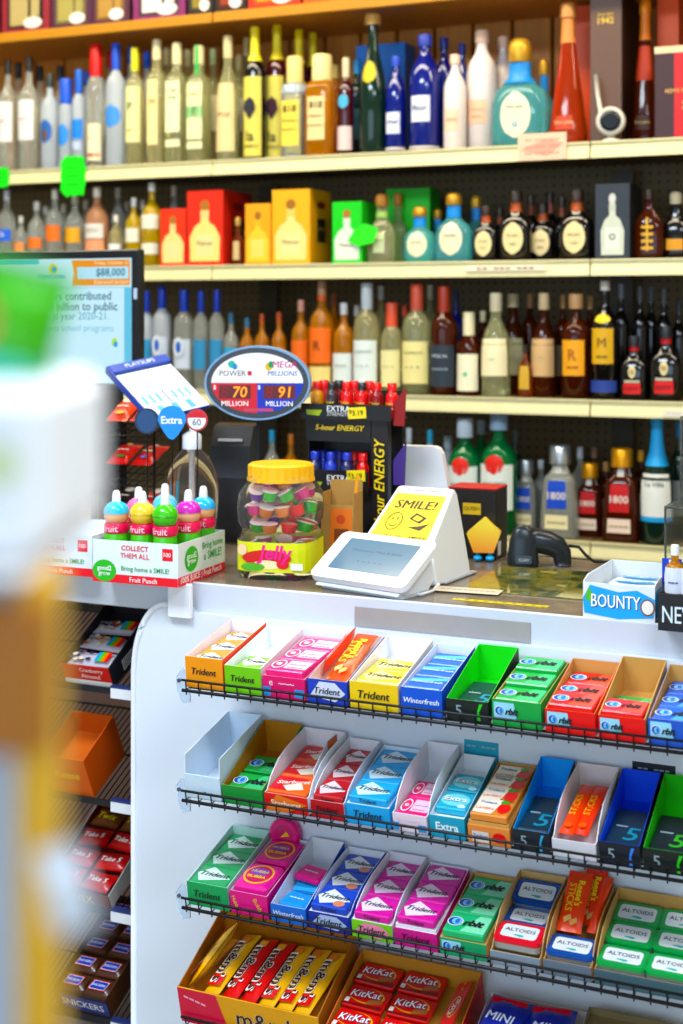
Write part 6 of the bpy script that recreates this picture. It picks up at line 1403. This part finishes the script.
b.text('$88,000', sx(111), sz(272), sx(125) - sx(96), 0, ink, M, .0012, bold=.03); b.text('Friday, October 21', sx(112), sz(262.5), sx(126) - sx(92), 0, e('#f8e8c0'), M, .0012, bold=0); b.text('Estimated Jackpot', sx(112), sz(281.5), sx(126) - sx(91), 0, e('#f8e8c0'), M, .0012, bold=0)
b.ell(sx(52), sz(268), .013, .013, e('#e8c83a'), M, .0008); b.ell(sx(53), sz(268.5), .008, .008, e('#2f8fb8'), M, .001); b.text('SuperLotto', sx(50), sz(276), sx(65) - sx(36), 0, print_m('#2a78b8'), M, .0012, bold=.05, shear=.1)
b.text('Players contributed', sx(72), sz(296), sx(108) - sx(29), 0, ink, M, .0012, bold=.02); b.text('$1.8 billion to public', sx(76), sz(306.5), sx(118) - sx(34), 0, ink, M, .0012, bold=.02); b.text('in fiscal year 2020-21.', sx(70), sz(316), sx(107) - sx(28), 0, print_m('#5a98a8'), M, .0012, bold=0)
b.text('supports school programs', sx(72), sz(328), sx(114) - sx(30), 0, print_m('#7ab4c4'), M, .0012, bold=0); b.ell(sx(115), sz(341), .008, .01, e('#b8d85a'), M, .0008); b.ell(sx(116), sz(343), .006, .007, e('#3fa0c8'), M, .001)
b.build('screen', t)
MB().box(mw / 2 - .03, mw / 2 + .03, .0305, .042, .012, z0 + .12, bz, ch=.003).build('stand', t); MB().box(mw / 2 - .11, mw / 2 + .11, -.06, .03, 0, .0118, bz, ch=.004).build('base', t)
# ---- black wire candy rack
Yc = 2.615; xa, xb_ = XX(97, Yc), XX(155, Yc); W = xb_ - xa; dpt = .11
t = thing('candy_rack', 'black wire counter rack with sloping tiers of candy bags', 'rack', M=TR(xa, Yc, ZC + .0005))
zb = lambda py: ZZ(130, py, Yc) - ZC - .0005
MB().box(-.012, -.002, -.01, dpt, 0, zb(388), mat('#0e1014', .4), ch=.001).build('side_panel', t)
b = MB()
for x in (.002, W - .002):
    for y in (.0, dpt): b.tube([(x, y, 0), (x, y, zb(428))], .003, blkw, 6)
b.tube([(.002, dpt, zb(428)), (W - .002, dpt, zb(428))], .003, blkw, 6); b.build('frame', t)
tiers = [zb(438), zb(482), zb(528)]
for z in tiers:
    b = MB()
    for i in range(8): b.tube([(.004 + (W - .008) * i / 7, -.012, z + .006), (.004 + (W - .008) * i / 7, -.012, z - .006), (.004 + (W - .008) * i / 7, dpt - .006, z + .03)], .0013, blkw, 5)
    for y, zz in ((-.012, z + .006), (-.012, z - .006), (dpt * .5, z + .012)): b.tube([(.0, y, zz), (W, y, zz)], .0018, blkw, 5)
    b.build('wire_tier', t)
def candy_bag(i, tz, xf, y, w, l, h, rz, tilt, c, bits, desc):
    M = TR(xa + W * xf, Yc + y, ZC + tz, R(rz), R(tilt)); b = MB(); b.pillow(w, l, h, wrap_m(c), wob=.12); Mt_ = M_top(h / 2 + .0006)
    rr_ = random.Random(i)
    for k, cc in enumerate(bits):
        a = (-.3 + .6 * k / max(1, len(bits) - 1)) * l; q = w * rr_.uniform(.12, .24)
        b.ell(rr_.uniform(-.12, .12) * w, a, q, q * rr_.uniform(.4, .9), wrap_m(cc), Mt_, .0002 + .0002 * k)
    b.text('-~-', 0, 0, w * .55, 0, print_m('#f2e6d0'), Mt_, .002, bold=.06)
    tag(b.build('candy_bag', M=M), desc, 'candy', '', 'candy bags in the black wire rack')
bags = [(0, .28, .045, .05, .09, .024, 6, 24, '#d8481a', ('#f0b02a', '#c01a1a', '#f0e0c0'), 'orange and red candy bag on the upper tier, left'), (0, .72, .045, .05, .088, .024, -5, 24, '#d83a1a', ('#f0d04a', '#e87a2a', '#f4ece0'), 'red and yellow candy bag on the upper tier, right'),
 (1, .28, .045, .05, .09, .022, 6, 22, '#c81e22', ('#1f9a4a', '#f0c02a'), 'red candy bag on the middle tier, left'), (1, .73, .045, .05, .09, .022, 0, 22, '#b81a1e', ('#3f6ad0', '#4ac03a', '#e8e0d0'), 'red and multicoloured candy bag on the middle tier, right'),
 (2, .28, .045, .05, .09, .02, 5, 22, '#1a1618', ('#e8e2d8', '#c8302a', '#e8e2d8'), 'black and white candy bag on the lower tier, left'), (2, .74, .045, .05, .09, .02, -4, 22, '#a8181c', ('#e8a02a', '#e8e2d8'), 'dark red candy bag on the lower tier, right')]
for i, (ti, xf, y, w, l, h, rz, tl, c, bits, desc) in enumerate(bags): candy_bag(i, tiers[ti] + .054, xf, y, w, l, h, rz, tl, c, bits, desc)
# ---- play slip holder
A, B_, C_, D_ = PT(112, 371, 2.53), PT(160, 353, 2.66), PT(211, 402, 2.60), PT(152, 420, 2.47)
ex = ((C_ - B_) + (D_ - A)); lx = ex.length / 2; ex.normalize(); ey = ((B_ - A) + (C_ - D_)); ly = ey.length / 2; ey = (ey - ey.dot(ex) * ex).normalized(); ez = ex.cross(ey)
cen = (A + B_ + C_ + D_) / 4
Mh = Matrix.Translation(cen) @ Matrix((ex, ey, ez)).transposed().to_4x4()
t = thing('slip_holder', 'tilted navy blue holder of lottery play slips above the candy rack', 'holder', M=Mh)
nv = mat('#1c3f9a', .35)
b = MB(); b.box(-lx / 2, lx / 2, -ly / 2, ly / 2, -.012, -.004, nv, ch=.002); b.box(-lx / 2, -lx * .36, -ly / 2, ly / 2, -.0039, .006, nv, ch=.001); b.box(-lx / 2, lx / 2, -ly / 2 - .003, -ly / 2 - .0002, -.012, .004, nv)
b.text('PLAYSLIPS', -lx * .43, 0, ly * .5, 0, print_m('#c8d6f0'), M_top(.006), rot=R(90)); b.build('holder_body', t)
foot = Mh.inverted() @ Vector((cen.x, Yc + dpt, ZC + zb(428) + .006))
MB().tube([(-.01, 0, -.0125), tuple(foot)], .004, blkw, 8).build('support_rod', t)
def slip(x0, x1, y0, y1, z, c, dots, desc):
    b = MB(); b.box(x0, x1, y0, y1, z, z + .0012, mat(c, .5))
    rr_ = random.Random(int(x0 * 999)); Mt_ = M_top(z + .0012)
    for k in range(dots): b.ell(x0 + (x1 - x0) * rr_.uniform(.1, .9), y0 + (y1 - y0) * rr_.uniform(.1, .9), .0022, .0022, print_m('#2a2a3a'), Mt_, .0003, 8)
    if not dots:
        for k in range(3): b.rect(x0 + (x1 - x0) * .12, x1 - (x1 - x0) * .12, y0 + (y1 - y0) * (.2 + .25 * k), y0 + (y1 - y0) * (.3 + .25 * k), print_m('#5aa0dc'), Mt_, .0003)
    tag(b.build('play_slip', M=Mh), desc, 'paper', '', 'play slips in the navy holder')
slip(-lx * .35, lx * .06, -ly * .48, ly * .48, -.0038, '#eef0f4', 14, 'white play slip with dark dots at the upper end of the navy holder')
slip(lx * .075, lx * .28, -ly * .48, -.002, -.0038, '#d6e6f4', 0, 'pale blue play slip, lower inner one in the navy holder')
slip(lx * .075, lx * .28, .002, ly * .48, -.0038, '#e2ecf6', 0, 'pale blue play slip, upper inner one in the navy holder')
slip(lx * .29, lx * .49, -ly * .48, ly * .48, -.0038, '#cfe2f2', 0, 'pale blue play slip at the lowest edge of the navy holder')
# ---- little signs clipped to the rack front
def disc_sign(px, py, Y, r, c, name, desc, art, leaf=False):
    p = PT(px, py, Y); b = MB()
    pts = [(r * math.cos(2 * math.pi * i / 32), r * math.sin(2 * math.pi * i / 32)) for i in range(32)]
    if leaf: pts = [(x * (1 - .45 * max(0, -y / r)), y * (1 if y > 0 else 1.35)) for x, y in pts]
    b.prism(pts, -.0015, .0015, mat(c, .35), M_front(0)); art(b, r, M_front(-.0018)); 
    t = thing(name, desc, 'sign', M=TR(p.x, p.y, p.z, R(16)), group='small signs by the pump dispenser'); b.build('disc', t)
    MB().tube([(0, .003, -r * .5), (0, .006, -(p.z - ZC) + .002)], .0014, blkw, 6).build('stem', t)
disc_sign(172, 420, 2.452, .029, '#2a86d8', 'gum_sign', 'blue leaf-shaped sign with white lettering on a thin stem', lambda b, r, M: b.text('Extra', 0, 0, r * 1.5, 0, print_m('#f0f6fc'), M, bold=.05), True)
def rt(b, r, M): b.ell(0, 0, r * .84, r * .84, mat('#e8ecec', .4), M); b.flat(clip([(r * .84 * math.cos(2 * math.pi * i / 24), r * .84 * math.sin(2 * math.pi * i / 24)) for i in range(24)], lo=r * .2), mat('#c82a34', .4), M, .0007); b.text('60', 0, -r * .2, r * .8, 0, print_m('#5a5a64'), M, .0007)
disc_sign(197, 420, 2.47, .022, '#b83a44', 'round_sign', 'round red and white sign beside the white pump head', rt)
disc_sign(147, 421, 2.45, .026, '#15233a', 'round_sign', 'round dark blue sign left of the leaf-shaped one', lambda b, r, M: b.ell(0, 0, r * .8, r * .9, mat('#1f3f6a', .3), M))

# ================================================================== candy shelving under the counter, left of the white board
YL = 2.315; TL = R(25); LL = .26
XL1 = XX(134, YB) + .04; XL0 = XX(-30, YL)
FL = [ZZ(120, y, YL) for y in (690, 803, 912, 1022)]
def candM(k): return TR(0, YL, FL[k], 0, TL)
for k in range(4):
    t = thing('candy_shelf', 'sloping wire candy shelf under the counter, %s from the top' % ORD[k], 'shelf', M=Matrix.Translation((XL0, YL, FL[k])) @ Matrix.Rotation(TL, 4, 'X'))
    W = XL1 - XL0; b = MB(); x = .004
    while x < W: b.tube([(x, 0, -.002), (x, LL, -.002)], .0014, blkw, 5); x += .0125
    for y in (.004, LL * .5, LL): b.tube([(0, y, -.0055), (W, y, -.0055)], .0022, blkw, 6)
    b.build('wire_deck', t)
    xs = XX(100, YL) - XL0 if k != 1 else XX(117, YL) - XL0
    xs = XX(116, YL) - XL0
    Mr0 = Matrix.Rotation(-TL, 4, 'X')
    b = MB(); b.box(xs, W - .005, -.02, -.004, -.012, .008, mat('#e6e6ea', .4), ch=.001, M=Mr0); b.box(xs, W - .005, -.0205, -.006, .0085, .012, mat('#2a3468', .4), M=Mr0); b.build('price_holder', t)
    MB().box(0, xs - .001, -.0075, -.004, -.008, .004, mat('#1a1a20', .35), M=Mr0).build('front_rail', t)
def cbox(k, pl, pr, L, hf, hb, inn, out, fr, art, desc, fill=.004, prof='slope', y=.002):
    x0, x1 = XX(pl, YL), XX(pr, YL); M = candM(k) @ Matrix.Translation((x0, y, .0006))
    o = tray_mesh(x1 - x0, L, hf, hb, inn, out, fr, art, prof, fill, th=.002).build('candy_carton', M=M); tag(o, desc, 'carton', '', 'cartons on the candy shelves'); return M, x1 - x0
def fr_nut(b, w, h, M):
    b.rect(w * .0, w, 0, h * .28, wrap_m('#eceae6'), M); b.text('Cranberry', w * .62, h * .78, w * .5, 0, print_m('#f0d8d0'), M, .0006, bold=.02); b.text('Almond', w * .58, h * .5, w * .4, 0, print_m('#f0d8d0'), M, .0006, bold=.02)
def side_code(M, w, L, h):
    b = MB(); Mr = M_right(w + .0003); b.rect(L * .22, L * .5, h * .15, h * .62, mat('#e6e6e2', .5), Mr)
    for i in range(9): b.rect(L * (.24 + .028 * i), L * (.25 + .028 * i), h * .2, h * .58, print_m('#2a2a2e'), Mr, .0007)
    return b
M, w = cbox(0, 66, 113, .2, .045, .06, '#2a2226', '#20242c', '#c8202a', fr_nut, 'red and black open carton of fruit and nut bars', fill=.024)
o = D.objects[[o.name for o in COL.objects if o.name.startswith('candy_carton')][-1]]
b = MB(); side_code(M, w, .2, .05)
mb = side_code(M, w, .2, .05); ch = mb.build('barcode', o)
for i in range(3):
    b = MB(); b.pillow(w * .9, .04, .018, wrap_m('#b8b0b8'), wob=.06); Mt_ = M_top(.0095); rr_ = random.Random(i + 4)
    for q in range(12): b.ell(rr_.uniform(-.4, .05) * w, rr_.uniform(-.014, .014), .006, .004, wrap_m(rr_.choice(('#8a4a3a', '#d8b088', '#3a3450', '#e8d8c0'))), Mt_, .0002 + .0001 * q, 10)
    for q, cc in enumerate(('#2a9ac8', '#5ab83a', '#e87a2a', '#d8302a')): b.rect(w * (.1 + .07 * q), w * (.17 + .07 * q), -.014, .014, wrap_m(cc), Mt_, .0002)
    tag(b.build('snack_bar', M=M @ Matrix.Translation((w / 2, .03 + .05 * i, .037)) @ Matrix.Rotation(R(3 * (-1) ** i), 4, 'Z')), 'striped fruit and nut bar, %s in the red and black carton' % POSN[3][i], 'snack bar', '', 'fruit and nut bars')
# black carton lid reading KING behind it
x0, x1 = XX(72, 2.53), XX(136, 2.53)
p = candM(0) @ Vector((0, .214, .001)); b = MB(); hh = .042
b.box(0, x1 - x0, 0, .03, 0, hh, mat('#16130f', .4), ch=.001); b.text('KING', (x1 - x0) * .56, hh * .62, .06, 0, print_m('#c8b06a'), M_front(-.0003), bold=.03, shear=.2)
tag(b.build('candy_carton', M=TR(x0, p.y, p.z + .003)), 'black and gold carton reading KING at the back of the top candy shelf', 'carton')
# orange carton on second shelf
cbox(1, 52, 94, .12, .09, .1, '#c8641e', '#d8601a', '#de6a1a', lambda b, w, h, M: b.text('Reese', w * .5, h * .55, w * .6, 0, print_m('#f2c02a'), M, bold=.05, shear=.2), 'orange carton on the second candy shelf', fill=.05)
M, w = cbox(2, 48, 111, .22, .03, .046, '#5a2018', '#d8d4d0', '#7a3018', lambda b, w, h, M: b.text('TWIX', w * .5, h * .5, w * .5, 0, print_m('#e8c03a'), M, bold=.05), 'brown open carton of red wafer packs with pale side edge', fill=.02)
for r_ in range(4):
    for c in range(2):
        b = MB(); pw = w * .43; b.pillow(pw, .043, .014, wrap_m('#b01c22' if r_ != 3 else '#6a3a1e'), wob=.06); b.text('Take 5' if r_ != 3 else 'Twix', 0, 0, pw * .7, 0, print_m('#f2ece4' if r_ != 3 else '#e8c84a'), M_top(.0078), .0006, bold=.06, shear=.2)
        tag(b.build('wafer_bar', M=M @ Matrix.Translation((w * (.26 + .48 * c), .03 + .052 * r_, .031)) @ Matrix.Rotation(R(4 * (-1) ** (r_ + c)), 4, 'Z')), '%s wrapped bar, %s row, %s column of the brown carton' % ('red' if r_ != 3 else 'brown', POSN[4][r_], ('left', 'right')[c]), 'candy', '', 'wrapped bars in the brown carton')
M, w = cbox(3, 58, 111, .24, .05, .05, '#3a2016', '#5a3420', '#3a2018', lambda b, w, h, M: (b.rect(w * .1, w, h * .12, h * .8, wrap_m('#2a3a8a'), M), b.text('SNICKERS', w * .52, h * .46, w * .78, 0, print_m('#f0ece8'), M, .0006, bold=.06)), 'brown carton with blue band holding rows of chocolate bars', fill=.03)
proto = None
for r_ in range(5):
    for c in range(2):
        if proto is None:
            b = MB(); pw = w * .455; b.pillow(pw, .042, .014, wrap_m('#4a2a1c'), wob=.05); Mt_ = M_top(.0076)
            b.flat([(-pw * .36, -.011), (pw * .3, -.011), (pw * .38, .011), (-pw * .28, .011)], wrap_m('#d83a2a'), Mt_, .0002); b.flat([(-pw * .33, -.0095), (pw * .29, -.0095), (pw * .355, .0095), (-pw * .265, .0095)], wrap_m('#e8e4ea'), Mt_, .0004); b.flat([(-pw * .31, -.0085), (pw * .28, -.0085), (pw * .335, .0085), (-pw * .25, .0085)], wrap_m('#2238a0'), Mt_, .0006); b.text('SNICKERS', 0, 0, pw * .54, 0, print_m('#eef0f8'), Mt_, .001, bold=.05, shear=.2)
            proto = o = b.build('chocolate_bar')
        else: o = proto.copy(); COL.objects.link(o)
        o.matrix_basis = M @ Matrix.Translation((w * (.26 + .48 * c), .028 + .0455 * r_, .041))
        tag(o, 'brown chocolate bar with blue panel, %s row, %s column of its carton' % (ORD[r_], ('left', 'right')[c]), 'candy', '', 'chocolate bars in the brown carton')

# ================================================================== merchandise stand close to the camera at the left
def FG(px, py, t_): 
    u = (px - CX) / F_PX; return Vector((t_ * (-SN + u * CS), t_ * (CS + u * SN), CAM_H + (HOR - py) / F_PX * t_))
tf = .43; sf_ = tf / F_PX
p = FG(40, 1024, tf)
Mfg = TR(p.x, p.y, 0, YAW)
def fx(px): return (px - 40) * sf_
def fz(py): return CAM_H + (HOR - py) / F_PX * tf
crm = mat('#f0dc9a', .5)
t = thing('display_stand', 'cream and yellow merchandise stand, out of focus at the left edge', 'stand', M=Mfg)
MB().box(fx(16), fx(46), .0, .03, 0, fz(578), mat('#e2b04a', .5), ch=.002).build('post', t)
MB().box(fx(-150), fx(14), .012, .03, 0, fz(578), mat('#b4bed0', .5), ch=.002).build('side_sheet', t)
MB().box(fx(-110), fx(50), -.006, -.0005, fz(752), fz(600), mat('#a86a08', .5), ch=.002).build('brown_panel', t)
MB().box(fx(46.5), fx(56), .004, .012, 0.02, fz(586), mat('#e6c06a', .5), ch=.001).build('edge_strip', t)
MB().box(fx(-160), fx(36), -.014, .13, fz(578) + .0002, fz(566), mat('#d6d2d2', .4), ch=.002).build('top_plate', t)
b = MB(); b.pillow(42 * sf_, 84 * sf_, .005, mat('#e8ecf4', .5), Matrix.Translation((fx(72), -.009, fz(876))) @ Matrix.Rotation(R(90), 4, 'X') @ Matrix.Rotation(R(14), 4, 'Z')); b.build('paper_tag', t)
b = MB(); b.box(fx(-160), fx(42), .0, .12, fz(566) + .0004, fz(385), mat('#f6f8ff', .45), ch=.006)
b.ell(fx(-2), fz(465), .006, .006, mat('#cfe0a0', .4), M_front(-.0004))
tag(b.build('product_carton', M=Mfg), 'white carton on the cream stand, out of focus', 'box')
b = MB(); M = Matrix.Translation((fx(-46), .05, fz(322) + .001)) @ Matrix.Rotation(R(90), 4, 'X') @ Matrix.Rotation(R(-14), 4, 'Z')
b.pillow(.045, .041, .022, wrap_m('#4fae2a'), M, wob=.1); 
o = b; b.ell(-.006, -.002, .010, .010, wrap_m('#d0813a'), M @ M_top(.0115)); b.ell(.004, -.016, .022, .005, wrap_m('#1fb89a'), M @ M_top(.0085))
tag(b.build('snack_bag', M=Mfg), 'green snack bag with orange spot lying on the white carton, out of focus', 'snack bag')
finish_labels()
